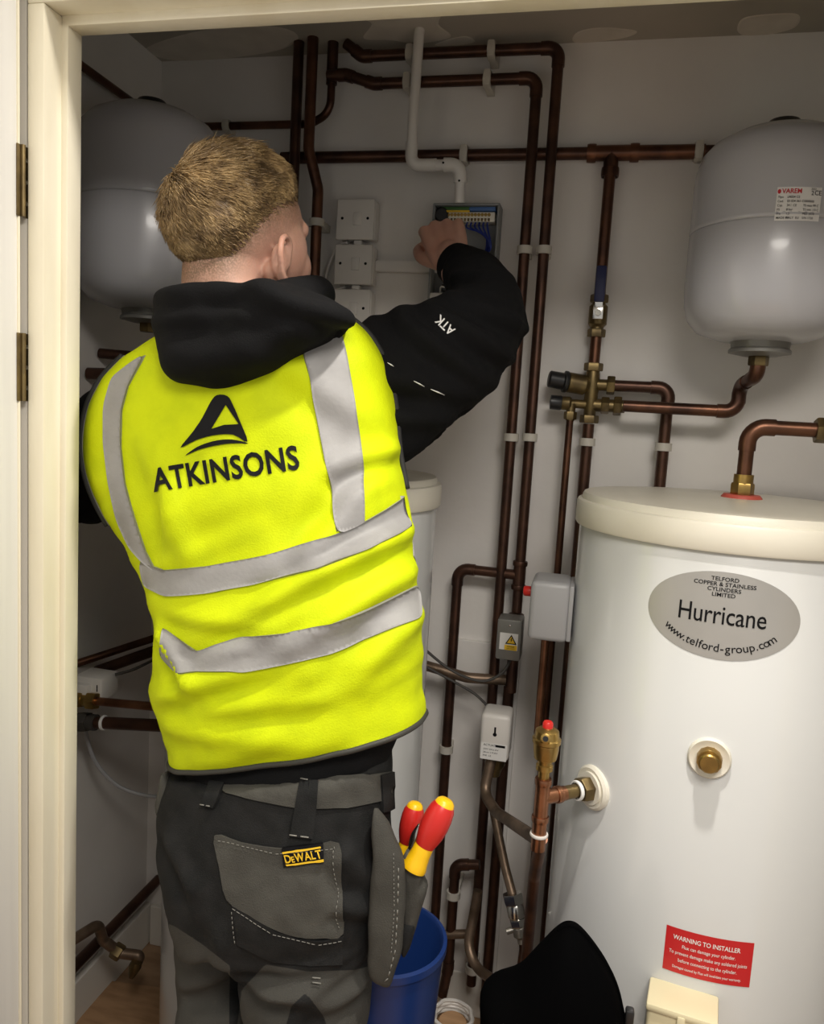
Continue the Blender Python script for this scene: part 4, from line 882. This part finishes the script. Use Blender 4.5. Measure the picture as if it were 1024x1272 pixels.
def drape_fn(bvh, yref, off):
    """lay a point of a flat pattern (x, z at depth yref) on to the cloth"""
    def fn(x, z):
        d = (Vector((x, yref, z))-PROJ).normalized(); h = bvh.ray_cast(PROJ, d)
        if h[0] is None:
            p = PROJ+d*((yref+.12)/d.y); h = bvh.find_nearest(p); n_ = (p-h[0]).normalized(); return h[0]+n_*off
        n_ = h[1] if h[1].dot(d) < 0 else -h[1]
        return h[0]+n_*off
    return fn
def drape_front(bvh, off):
    def fn(x, z):
        h = bvh.ray_cast(Vector((x, 3, z)), Vector((0, -1, 0)))
        if h[0] is None: h = bvh.find_nearest(Vector((x, 1.25, z)))
        n_ = h[1] if h[1].y > 0 else -h[1]
        return h[0]+n_*off
    return fn
def sheet(pairs, fn, fn0, maxlen=.010, soft=0):
    """draped panel with a real edge: top face at fn, rim folded down to fn0"""
    mb = MB()
    for vs, fs in pairs:
        vs, fs, bd = refine(vs, fs, maxlen); n = len(vs); a = [fn(x, z) for x, z in vs]; c = [fn0(x, z) for x, z in vs]
        if soft:
            nb = [set() for _ in range(n)]
            for f in fs:
                for i0, i1 in zip(f, f[1:]+f[:1]): nb[i0].add(i1); nb[i1].add(i0)
            bset = set(i for e in bd for i in e); bn = {}
            for e0, e1 in bd: bn.setdefault(e0, []).append(e1); bn.setdefault(e1, []).append(e0)
            for it in range(soft): a = [a[i]*.5+sum((a[j] for j in (bn[i] if i in bset else nb[i])), Vector())*(.5/len(bn[i] if i in bset else nb[i])) for i in range(n)]
        mb.add(a+c, fs+[(e0, e1, e1+n, e0+n) for e0, e1 in bd])
    return mb
def strip(top, bot): return (list(top)+list(reversed(bot)), tessellate_polygon([[Vector((x, z, 0)) for x, z in list(top)+list(reversed(bot))]]))
dv_ = drape_fn(vbvh, .99, .0034); dv0_ = drape_fn(vbvh, .99, -.001); dv3 = drape_fn(vbvh, .99, .0018); fv = drape_front(vbvh, .0022); fv0 = drape_front(vbvh, -.001)
# reflective bands
band1 = strip([(-0.6133, 1.193), (-0.574, 1.1842), (-0.5062, 1.1968), (-0.4231, 1.2196), (-0.3602, 1.2422), (-0.2995, 1.2694), (-0.257, 1.2976), (-0.2281, 1.32)], [(-0.6051, 1.1578), (-0.5731, 1.146), (-0.5051, 1.158), (-0.4159, 1.1846), (-0.3473, 1.2083), (-0.2976, 1.2318), (-0.2547, 1.2553), (-0.2202, 1.2775)])
band2 = strip([(-0.5759, 1.1012), (-0.5466, 1.0859), (-0.5212, 1.0726), (-0.4546, 1.1006), (-0.3837, 1.116), (-0.3266, 1.1341), (-0.2771, 1.1608), (-0.2092, 1.2019)], [(-0.5788, 1.0583), (-0.5516, 1.0345), (-0.5204, 1.0422), (-0.4529, 1.0511), (-0.3819, 1.073), (-0.3247, 1.094), (-0.2641, 1.126), (-0.2011, 1.1586)])
brL = strip([(-0.632, 1.4684), (-0.6605, 1.4473), (-0.6726, 1.4077), (-0.672, 1.357), (-0.6636, 1.3006), (-0.6501, 1.2499), (-0.629, 1.2113), (-0.6057, 1.1903)], [(-0.6087, 1.4825), (-0.6352, 1.4374), (-0.6447, 1.4036), (-0.6452, 1.353), (-0.6381, 1.3025), (-0.6234, 1.2579), (-0.6035, 1.2079), (-0.5852, 1.1785)])
brR = strip([(-0.3815, 1.4914), (-0.37, 1.4607), (-0.356, 1.3984), (-0.3451, 1.3568), (-0.333, 1.3149), (-0.3247, 1.2596)], [(-0.3347, 1.5322), (-0.3219, 1.4938), (-0.3079, 1.4326), (-0.2948, 1.3707), (-0.2899, 1.3395), (-0.2863, 1.2706)])
for nm_, bnd in (('reflective_band', band1), ('reflective_band', band2), ('reflective_brace', brL), ('reflective_brace', brR)):
    child(nm_, sheet([bnd], dv_, dv0_, .007, 4).mesh(nm_), 'tape', VEST)
for zc_ in (1.1942+.01, 1.0988+.01):
    xs = np.linspace(-0.6545, -0.2426, 24); top = [(x, zc_+.022+.10*(x+.5)) for x in xs]; bot = [(x, zc_-.024+.10*(x+.5)) for x in xs]
    child('reflective_band', sheet([strip(top, bot)], fv, fv0, .02).mesh('reflective_band'), 'tape', VEST)
# printed logo and name
swoosh = poly2d([catmull([(-0.4859, 1.4317), (-0.4773, 1.4204), (-0.466, 1.3984), (-0.4546, 1.372), (-0.476, 1.3804), (-0.5056, 1.3775), (-0.5306, 1.3694), (-0.5533, 1.358), (-0.5357, 1.38), (-0.5218, 1.4006), (-0.5105, 1.4218), (-0.5013, 1.432)], 3), [(-0.4879, 1.4198), (-0.4682, 1.395), (-0.4894, 1.3927), (-0.5082, 1.3861)]])
under = poly2d([catmull([(-0.5457, 1.3474), (-0.5279, 1.3607), (-0.5041, 1.3699), (-0.4781, 1.3738), (-0.4533, 1.3699), (-0.478, 1.3684), (-0.5039, 1.3634), (-0.5266, 1.3564)], 4)])
pA = (-0.5954, 0.99, 1.3091); pB = (-0.3812, 0.99, 1.3564); rotT = atan2(pB[2]-pA[2], pB[0]-pA[0]); wT = sqrt((pB[0]-pA[0])**2+(pB[2]-pA[2])**2)
tv = text2d('ATKINSONS', .04, .026, 'CENTER', 1.06); ux = [v[0] for v in tv[0]]; uy = [v[1] for v in tv[0]]; mxx, mxy = (max(ux)+min(ux))/2, (max(uy)+min(uy))/2
tv = ([(x-mxx, y-mxy) for x, y in tv[0]], tv[1]); scx = wT/(max(ux)-min(ux)); scy = .0335/(max(uy)-min(uy))
name_ = xf(tv, (pA[0]+pB[0])/2, (pA[2]+pB[2])/2, rotT, scx, scy)
child('lettering', mapped([name_], dv3, .005).mesh('lettering'), 'ink', VEST); child('logo', mapped([swoosh, under], dv3, .005).mesh('logo'), 'ink', VEST)
# bindings
hem = GV[0]+[GV[0][0]]; child('hem_binding', MB().tube([p+Vector((0, 0, -.002)) for p in hem], .0042, 8, cap=False).mesh('hem_binding'), 'piping_grey', VEST)
def armhole(col, r0, r1, side):
    pts = [GV[i][col].copy() for i in range(r0, r1)]
    for it in range(12): pts = [pts[0]]+[(pts[i-1]+pts[i]*2+pts[i+1])/4 for i in range(1, len(pts)-1)]+[pts[-1]]
    child('armhole_binding', MB().tube([p+Vector((side*.002, -.002, 0)) for p in pts], .0048, 8).mesh('armhole_binding'), 'piping_black', VEST)
    child('armhole_edge', MB().tube([p+Vector((-side*.0035, -.0055, 0)) for p in pts], .0012, 6).mesh('armhole_edge'), 'thread', VEST)
armhole(3, 41, 94, 1); armhole(64+9, 47, 88, -1)

# ---- hoodie: trunk, sleeves, hood
hr_ = [(Vector(l)*.93+Vector(r)*.07, Vector(r)*.93+Vector(l)*.07, bd*.88) for l, r, bd in vr]
low = (Vector((-0.5723, 1.065, 0.8172)), Vector((-0.2526, 1.07, 0.8816)), .108); low2 = (Vector((-0.5672, 1.065, 0.8353)), Vector((-0.2523, 1.07, 0.9188)), .110)
GH = loft([low, low2]+hr_, 64, 4)
hm = grid_mb(GH, True)
sl = [Vector((-0.4048, 1.19, 1.4708)), Vector((-0.3376, 1.245, 1.4745)), Vector((-0.2671, 1.28, 1.5057)), Vector((-0.2093, 1.33, 1.561)), Vector((-0.203, 1.4, 1.6063)), Vector((-0.2295, 1.47, 1.6584)), Vector((-0.2633, 1.525, 1.6967)), Vector((-0.2791, 1.54, 1.7082))]
sr = [.075, .096, .097, .078, .066, .060, .050, .042]
pp, rr = smooth_path(sl, sr, 8)
hm.limb(sl, sr, 40, 8)
hm.limb([Vector((-0.3597, 1.19, 1.3604)), Vector((-0.3175, 1.22, 1.4007)), Vector((-0.2642, 1.26, 1.4621)), Vector((-0.2127, 1.32, 1.5335))], [.05, .062, .066, .062], 28, 6)
ll = [SL+Vector((.04, .01, .01)), SL*.7+EL*.3+Vector((-.012, 0, 0)), SL*.4+EL*.6+Vector((-.008, 0, .0)), EL, EL*.5+WL*.5, WL-(WL-EL).normalized()*.02]
hm.limb(ll, [.075, .074, .070, .060, .052, .040], 32, 6)
hmesh = remeshed('hoodie', hm, .006, 3)
# soft wrinkles pushed along the normals
def wrinkle(me, fn):
    n = len(me.vertices); c_ = np.empty(n*3); me.vertices.foreach_get('co', c_); nr = np.empty(n*3); me.vertices.foreach_get('normal', nr); c_ = c_.reshape(-1, 3); nr = nr.reshape(-1, 3)
    for i in range(n):
        c_[i] += nr[i]*fn(Vector(c_[i]), Vector(nr[i]))
    me.vertices.foreach_set('co', c_.ravel()); me.update()
sfold = [([(-0.3159, 1.5777), (-0.1836, 1.4862)], .016, .007), ([(-0.2698, 1.5918), (-0.1539, 1.5257)], .014, .008), ([(-0.2444, 1.609), (-0.1384, 1.5766)], .012, .007), ([(-0.3445, 1.4788), (-0.1949, 1.4599)], .02, .006), ([(-0.3269, 1.4134), (-0.232, 1.4189)], .018, .006), ([(-0.2701, 1.6708), (-0.1987, 1.6652)], .010, .004), ([(-0.3633, 1.5698), (-0.3269, 1.4134)], .02, .006)]
wrinkle(hmesh, lambda p, n_: .004*noise.noise(p*17)+.002*noise.noise(p*40)+(crease((p.x, p.z), sfold) if n_.y < .2 and p.x > -.42 else 0))
HOOD = child('hoodie', hmesh, 'hoodie', PER); HOOD['label'] = 'black hooded sweatshirt'
hbvh = bvh_of(hmesh)
child('cuff', MB().limb([Vector((-0.2592, 1.52, 1.6929)), Vector((-0.2774, 1.54, 1.7067)), Vector((-0.295, 1.555, 1.7184))], [.0475, .0445, .040], 28, 4, cap=False).mesh('cuff'), 'hoodie', HOOD)
dh = drape_fn(hbvh, 1.25, .0015)
at0 = (-0.2355, 1.25, 1.5562)
child('sleeve_lettering', mapped([xf(text2d('ATK', .0205, .016, 'LEFT'), at0[0]+.004, at0[2]-.002, radians(140), .85, 1.0)], dh, .006).mesh('sleeve_lettering'), 'ink_white', HOOD)
for seg in ([(-0.3364, 1.5018), (-0.3253, 1.4959)], [(-0.2908, 1.4757), (-0.273, 1.4676)], [(-0.2623, 1.4643), (-0.2395, 1.4565)]):
    child('paint_fleck', MB().tube([dh(*seg[0]), dh((seg[0][0]+seg[1][0])/2, (seg[0][1]+seg[1][1])/2), dh(*seg[1])], [.0004, .0011, .0004], 6).mesh('paint_fleck'), 'ink_white', HOOD)
# hood: a hanging bag behind the neck plus a collar roll round the throat
ho = catmull([(-0.6163, 1.4919), (-0.6182, 1.5268), (-0.6089, 1.5575), (-0.5801, 1.5796), (-0.5345, 1.5805), (-0.4761, 1.588), (-0.4244, 1.5869), (-0.3732, 1.5735), (-0.339, 1.5517), (-0.3383, 1.5374), (-0.3649, 1.5138), (-0.4012, 1.4915), (-0.4369, 1.4667), (-0.4711, 1.4437), (-0.5087, 1.432), (-0.5487, 1.4355), (-0.5858, 1.4513)], 3)
hoM = inflated(ho, 1.045, .075, .085, 9)
cr = [NB+Vector((-.002, .004, .028))+Vector((.098*cos(t_), .088*sin(t_), .020*cos(t_)+.018*sin(t_))) for t_ in np.linspace(0, 2*pi, 40, endpoint=False)]
cr.append(cr[0]); hoM.tube(cr, .028, 16, cap=False)
hoodme = remeshed('hood', hoM, .005, 6)
hfold = [([(-0.5942, 1.5578), (-0.4408, 1.5699)], .012, .008), ([(-0.5998, 1.5328), (-0.4172, 1.5486)], .018, .006), ([(-0.4405, 1.5616), (-0.3441, 1.5434)], .012, .007), ([(-0.5739, 1.4683), (-0.4378, 1.4901)], .025, .006), ([(-0.418, 1.5694), (-0.4734, 1.51)], .02, .004)]
wrinkle(hoodme, lambda p, n_: .005*noise.noise(p*14)+.002*noise.noise(p*33)+(crease((p.x, p.z), hfold) if n_.y < .2 else 0))
child('hood', hoodme, 'hoodie', HOOD)

# ---- trousers
tr_ = [((-0.5872, 1.065, 0.8636), (-0.2494, 1.065, 0.9337), .112), ((-0.5998, 1.06, 0.8149), (-0.2479, 1.06, 0.887), .116), ((-0.5984, 1.055, 0.7579), (-0.2444, 1.055, 0.8283), .122), ((-0.5816, 1.05, 0.6969), (-0.2407, 1.05, 0.7632), .126), ((-0.5705, 1.05, 0.6384), (-0.242, 1.05, 0.6999), .118), ((-0.5472, 1.05, 0.5958), (-0.2554, 1.05, 0.6524), .09)]
tm_ = grid_mb(loft(tr_, 64, 5, front=.85), True)
tm_.limb([HRt+Vector((0, 0, .02)), Vector((-0.351, 1.035, 0.6353)), Vector((-0.3386, 1.008, 0.5262)), KR, KR*.5+AR*.5, AR+Vector((0, .01, -.03))], [.092, .097, .088, .080, .078, .074], 32, 6)
tm_.limb([HLt+Vector((0, 0, .02)), Vector((-0.5107, 1.06, 0.5833)), Vector((-0.5064, 1.06, 0.443)), KL, KL*.5+AL*.5, AL+Vector((0, .01, -.03))], [.075, .066, .060, .066, .074, .074], 32, 6)
tmesh = remeshed('trousers', tm_, .0065, 4)
tfold = [([(-0.4288, 0.6254), (-0.3071, 0.6224)], .014, .007), ([(-0.3792, 0.6181), (-0.239, 0.6624)], .014, .006), ([(-0.3302, 0.6047), (-0.2311, 0.6221)], .016, .007), ([(-0.5237, 0.6167), (-0.4487, 0.6584)], .016, .006), ([(-0.5351, 0.5499), (-0.4527, 0.5885)], .016, .006), ([(-0.2876, 0.824), (-0.245, 0.7738)], .016, .006), ([(-0.2784, 0.7552), (-0.2306, 0.7179)], .014, .006), ([(-0.541, 0.8006), (-0.489, 0.7491)], .016, .006), ([(-0.4437, 0.6967), (-0.4263, 0.5504)], .02, .005), ([(-0.4297, 0.6502), (-0.2743, 0.6725)], .012, .005)]
wrinkle(tmesh, lambda p, n_: .003*noise.noise(p*15)+.0025*noise.noise(p*34)+(crease((p.x, p.z), tfold) if n_.y < .2 else 0))
def sdf_poly(px_, pz_, poly):
    P_ = np.array(poly); Q_ = np.roll(P_, -1, 0); dmin = np.full(len(px_), 9.); ins = np.zeros(len(px_), bool)
    for (ax, az), (bx_, bz_) in zip(P_, Q_):
        ex, ez = bx_-ax, bz_-az; t_ = np.clip(((px_-ax)*ex+(pz_-az)*ez)/(ex*ex+ez*ez), 0, 1); dmin = np.minimum(dmin, np.hypot(px_-ax-t_*ex, pz_-az-t_*ez))
        c1_ = (az > pz_) != (bz_ > pz_); ins ^= c1_ & (px_ < ax+(pz_-az)/(bz_-az+1e-12)*ex)
    return np.where(ins, dmin, -dmin)
nv = len(tmesh.vertices); tc_ = np.empty(nv*3); tmesh.vertices.foreach_get('co', tc_); tc_ = tc_.reshape(-1, 3)
fx = tc_[:, 0]*.97/tc_[:, 1]; fz = EYE.z+(tc_[:, 2]-EYE.z)*.97/tc_[:, 1]
legR = [(-0.3922, 0.6362), (-0.327, 0.6399), (-0.2619, 0.6572), (-0.1951, 0.6902), (-0.1657, 0.1867), (-0.4161, 0.1013), (-0.4345, 0.4972), (-0.4276, 0.5881)]; legL = [(-0.6232, 0.6717), (-0.5365, 0.6646), (-0.4924, 0.6464), (-0.4462, 0.6215), (-0.4458, 0.5711), (-0.4317, 0.096), (-0.6137, 0.0339)]; kneeP = [(-0.3509, 0.5812), (-0.3303, 0.6072), (-0.3027, 0.578), (-0.2728, 0.5009), (-0.3736, 0.4745)]
pa = np.minimum(np.maximum(sdf_poly(fx, fz, legR), sdf_poly(fx, fz, legL)), -sdf_poly(fx, fz, kneeP))
at = tmesh.attributes.new('panel', 'FLOAT', 'POINT'); at.data.foreach_set('value', (pa*100).astype(np.float32))
TRO = child('trousers', tmesh, 'trouser2', PER); TRO['label'] = 'black and grey work trousers'
tb_ = bvh_of(tmesh)
d0 = drape_fn(tb_, .97, -.002); d1_ = drape_fn(tb_, .97, .004); d2 = drape_fn(tb_, .97, .007); d3 = drape_fn(tb_, .97, .0085); d4 = drape_fn(tb_, .97, .010)
def panel(name, outline, fn, m, parent, base=None): return child(name, sheet([poly2d([outline])], fn, base or d0).mesh(name), m, parent, angle=40)
def stitch(line, fn, parent, dash=.006, gap=.004, r=.00055, name='stitching'):
    mb = MB(); 
    for (x0, z0), (x1_, z1_) in zip(line[:-1], line[1:]):
        L = sqrt((x1_-x0)**2+(z1_-z0)**2); t_ = 0
        while t_ < L-dash:
            a = fn(x0+(x1_-x0)*t_/L, z0+(z1_-z0)*t_/L); c = fn(x0+(x1_-x0)*(t_+dash)/L, z0+(z1_-z0)*(t_+dash)/L); mb.tube([a, c], r, 4); t_ += dash+gap
    o = child(name, mb.mesh(name), 'thread', parent); o['kind'] = 'stuff'; return o
panel('waistband', [(-0.4676, 0.9027), (-0.4027, 0.9111), (-0.3442, 0.9207), (-0.2873, 0.9324), (-0.2257, 0.9516), (-0.2257, 0.9133), (-0.2852, 0.8904), (-0.354, 0.8784), (-0.4134, 0.8787), (-0.4645, 0.8818)], d1_, 'trouser_grey', TRO)
pk = panel('back_pocket', catmull([(-0.4748, 0.8164), (-0.4353, 0.8129), (-0.381, 0.8146), (-0.3376, 0.8239), (-0.2929, 0.8381), (-0.2865, 0.7772), (-0.2819, 0.7092), (-0.3106, 0.697), (-0.346, 0.6906), (-0.3823, 0.695), (-0.4194, 0.708), (-0.4533, 0.7243), (-0.466, 0.772)], 3), d1_, 'trouser_grey', TRO)
pk2 = panel('pocket_base', [(-0.4443, 0.7163), (-0.4069, 0.702), (-0.3761, 0.6914), (-0.3434, 0.6875), (-0.3104, 0.6923), (-0.2817, 0.7045), (-0.2808, 0.6638), (-0.3262, 0.6499), (-0.3803, 0.6451), (-0.435, 0.6589)], d1_, 'trouser', TRO)
stitch([(-0.3007, 0.8332), (-0.2933, 0.7759), (-0.289, 0.7101)], d2, pk, .004, .003); stitch([(-0.4672, 0.8106), (-0.3808, 0.8087), (-0.3006, 0.8297)], d2, pk, .004, .003); stitch([(-0.4418, 0.7144), (-0.382, 0.6889), (-0.3161, 0.6886), (-0.2827, 0.7007)], d2, pk2, .005, .002)
stitch([(-0.4429, 0.7092), (-0.4375, 0.6609)], d2, pk2, .004, .003)
bl = panel('belt_loop', [(-0.3521, 0.9148), (-0.3255, 0.9169), (-0.3273, 0.8808), (-0.3312, 0.8392), (-0.3629, 0.8369), (-0.3574, 0.8755)], d2, 'trouser', TRO); stitch([(-0.363, 0.8393), (-0.3325, 0.8413)], d3, bl, .011, .005, .0011); stitch([(-0.3508, 0.9127), (-0.3254, 0.9147)], d3, bl, .011, .005, .0011)
bl = panel('belt_loop', [(-0.243, 0.9443), (-0.2268, 0.9514), (-0.2216, 0.8993), (-0.238, 0.893)], d2, 'trouser', TRO)
bl = panel('belt_loop', [(-0.4846, 0.8975), (-0.4579, 0.9055), (-0.4669, 0.8802), (-0.476, 0.8572), (-0.4959, 0.8573), (-0.489, 0.8765)], d2, 'trouser', TRO); stitch([(-0.4947, 0.8599), (-0.4761, 0.8595)], d3, bl, .006, .003, .0009)
lb = panel('brand_label', [(-0.3728, 0.8174), (-0.3159, 0.835), (-0.3135, 0.8096), (-0.3693, 0.7906)], d2, 'ink', TRO)
la, lb_ = (-0.3704, 0.97, 0.8035), (-0.3147, 0.97, 0.8218); lr = atan2(lb_[2]-la[2], lb_[0]-la[0]); lw = sqrt((lb_[0]-la[0])**2+(lb_[2]-la[2])**2); lcx, lcz = (la[0]+lb_[0])/2, (la[2]+lb_[2])/2
child('label_field', mapped([xf(rect(lw*.93, .0026), lcx-sin(lr)*.0088, lcz+cos(lr)*.0088, lr), xf(rect(lw*.93, .0026), lcx+sin(lr)*.0088, lcz-cos(lr)*.0088, lr)], d3, .008).mesh('label_field'), 'amber', lb)
glyphs = []; cur = 0
for ch, sc_ in (('D', 1), ('E', .72), ('W', 1), ('A', 1), ('L', 1), ('T', 1)):
    g_ = text2d(ch, .02, .02, 'LEFT'); x0_ = min(v[0] for v in g_[0]); y0_ = min(v[1] for v in g_[0]); w_ = max(v[0] for v in g_[0])-x0_
    glyphs.append(([(cur+(x-x0_)*sc_, (y-y0_)*sc_-.0072) for x, y in g_[0]], g_[1])); cur += w_*sc_+.0009
glyphs = [([(x-cur/2, y) for x, y in v], f) for v, f in glyphs]
child('lettering', mapped([xf(g_, lcx, lcz, lr, lw*.90/cur, .80) for g_ in glyphs], d3, .006).mesh('lettering'), 'amber', lb)
stitch([(-0.3219, 0.6337), (-0.296, 0.6373)], d2, TRO, .012, .003, .001); stitch([(-0.3215, 0.6228), (-0.3073, 0.6261)], d2, TRO, .012, .003, .001)
sp = child('side_pocket', inflated(catmull([(-0.5846, 0.8698), (-0.5711, 0.8496), (-0.5574, 0.8219), (-0.5607, 0.7974), (-0.5885, 0.7999), (-0.5942, 0.8204), (-0.5894, 0.8452)], 4), 1.012, .05, .008, 6).mesh('side_pocket'), 'trouser_grey', TRO)
sp = child('side_pocket', inflated(catmull([(-0.5725, 0.794), (-0.5487, 0.7882), (-0.545, 0.7458), (-0.5549, 0.7183), (-0.5729, 0.7532)], 4), 1.012, .045, .006, 6).mesh('side_pocket'), 'trouser_grey', TRO)
# holster pocket hanging from the right hip
hol = child('holster_pocket', inflated(catmull([(-0.2508, 0.8856), (-0.2388, 0.8738), (-0.2214, 0.8468), (-0.2075, 0.8214), (-0.2017, 0.7792), (-0.2001, 0.7323), (-0.2022, 0.69), (-0.2061, 0.659), (-0.2136, 0.6294), (-0.2274, 0.6262), (-0.2432, 0.6372), (-0.2489, 0.6797), (-0.2498, 0.7397), (-0.2476, 0.8055), (-0.2501, 0.852)], 3), .99, .028, .016, 6).mesh('holster_pocket'), 'trouser_grey', TRO)
wrinkle(hol.data, lambda p, n_: .004*noise.noise(p*24))
hol2 = child('holster_sleeve', inflated(catmull([(-0.2117, 0.8097), (-0.1957, 0.8104), (-0.1818, 0.806), (-0.1815, 0.7825), (-0.1749, 0.7672), (-0.1819, 0.7323), (-0.189, 0.6971), (-0.1975, 0.666), (-0.2048, 0.6912)], 3), 1.015, .024, .016, 6).mesh('holster_sleeve'), 'trouser_grey', TRO)
panel_ = inflated(catmull([(-0.205, 0.7154), (-0.1881, 0.7214), (-0.1898, 0.692), (-0.1987, 0.6658), (-0.2051, 0.6765)], 4), 1.008, .02, .0135, 5); child('holster_patch', panel_.mesh('holster_patch'), 'trouser', TRO)
hbv = bvh_of(hol.data); dq = drape_fn(hbv, .97, .0008)
stitch([(-0.2081, 0.8183), (-0.2058, 0.7585), (-0.2058, 0.6997), (-0.2135, 0.6563), (-0.2242, 0.643)], dq, hol, .007, .004, .0009); stitch([(-0.2159, 0.8375), (-0.2102, 0.7575), (-0.211, 0.6926)], dq, hol, .003, .003, .0006)
# boots
for A in (AR, AL):
    mb = MB().limb([A+Vector((0, -.01, .05)), A+Vector((0, -.01, -.02)), A+Vector((0, -.005, -.055))], [.058, .056, .05], 20, 4)
    mb.limb([A+Vector((0, .0, -.058)), A+Vector((0, .08, -.055)), A+Vector((0, .165, -.063))], [.042, .046, .036], 20, 4)
    bt = child('boot', remeshed('boot', mb, .006, 4), 'boot', PER)
    so = catmull([(A.x+.046*cos(t_)*(1.05 if sin(t_) > 0 else .9), A.y+.07+.135*sin(t_)) for t_ in np.linspace(0, 2*pi, 16, endpoint=False)], 3)
    n = len(so); child('sole', MB().add([(x, y, 0) for x, y in so]+[(x, y, .028) for x, y in so], [tuple(reversed(range(n))), tuple(range(n, 2*n))]+[(j, (j+1) % n, n+(j+1) % n, n+j) for j in range(n)]).mesh('sole'), 'sole', bt, angle=40)

# ================================================================== TOOLS IN THE HOLSTER
def screwdriver(label, top, bot, L, r):
    a = Vector(top); d = (Vector(bot)-a).normalized(); t = thing('screwdriver', label, 'screwdriver', tuple(a+d*(L+.06)), None)
    g = lambda p: [(r*k, h*L) for k, h in p]
    part('end_cap', MB().lathe(g([(.05, 0), (.45, .012), (.66, .045), (.74, .09)]), a, d, 24), 'yellow', t)
    part('grip', MB().lathe(g([(.74, .085), (.9, .14), (1.0, .26), (1.02, .38), (.95, .50), (.80, .61), (.70, .67)]), a, d, 24), 'red', t)
    part('collar', MB().lathe(g([(.68, .665), (.70, .68), (.72, .78), (.82, .90), (.92, .965), (.90, 1.0), (.5, 1.02)]), a, d, 24), 'yellow', t)
    part('shaft', MB().tube([a+d*L*.98, a+d*(L+.06)], .004, 10), 'steel', t)
    return t
screwdriver('red and yellow insulated screwdriver leaning to the right, the larger of two', (-0.1572, 1.03, 0.8961), (-0.195, 1.01, 0.7977), .108, .0195)
screwdriver('red and yellow insulated screwdriver in shade behind the larger one', (-0.2091, 1.07, 0.8629), (-0.2218, 1.06, 0.7711), .092, .0165)
pl = thing('pliers', 'shiny pliers tucked between the two screwdrivers', 'pliers', (-0.2096, 1.04, 0.7689))
part('jaw', MB().limb([(-0.1955, 1.035, 0.8463), (-0.1991, 1.035, 0.8287), (-0.2045, 1.035, 0.801)], [.0035, .0085, .006], 12, 4), 'chrome', pl); part('handle', MB().limb([(-0.2049, 1.035, 0.8082), (-0.2108, 1.04, 0.7686)], [.006, .0065], 10, 3), 'chrome', pl)
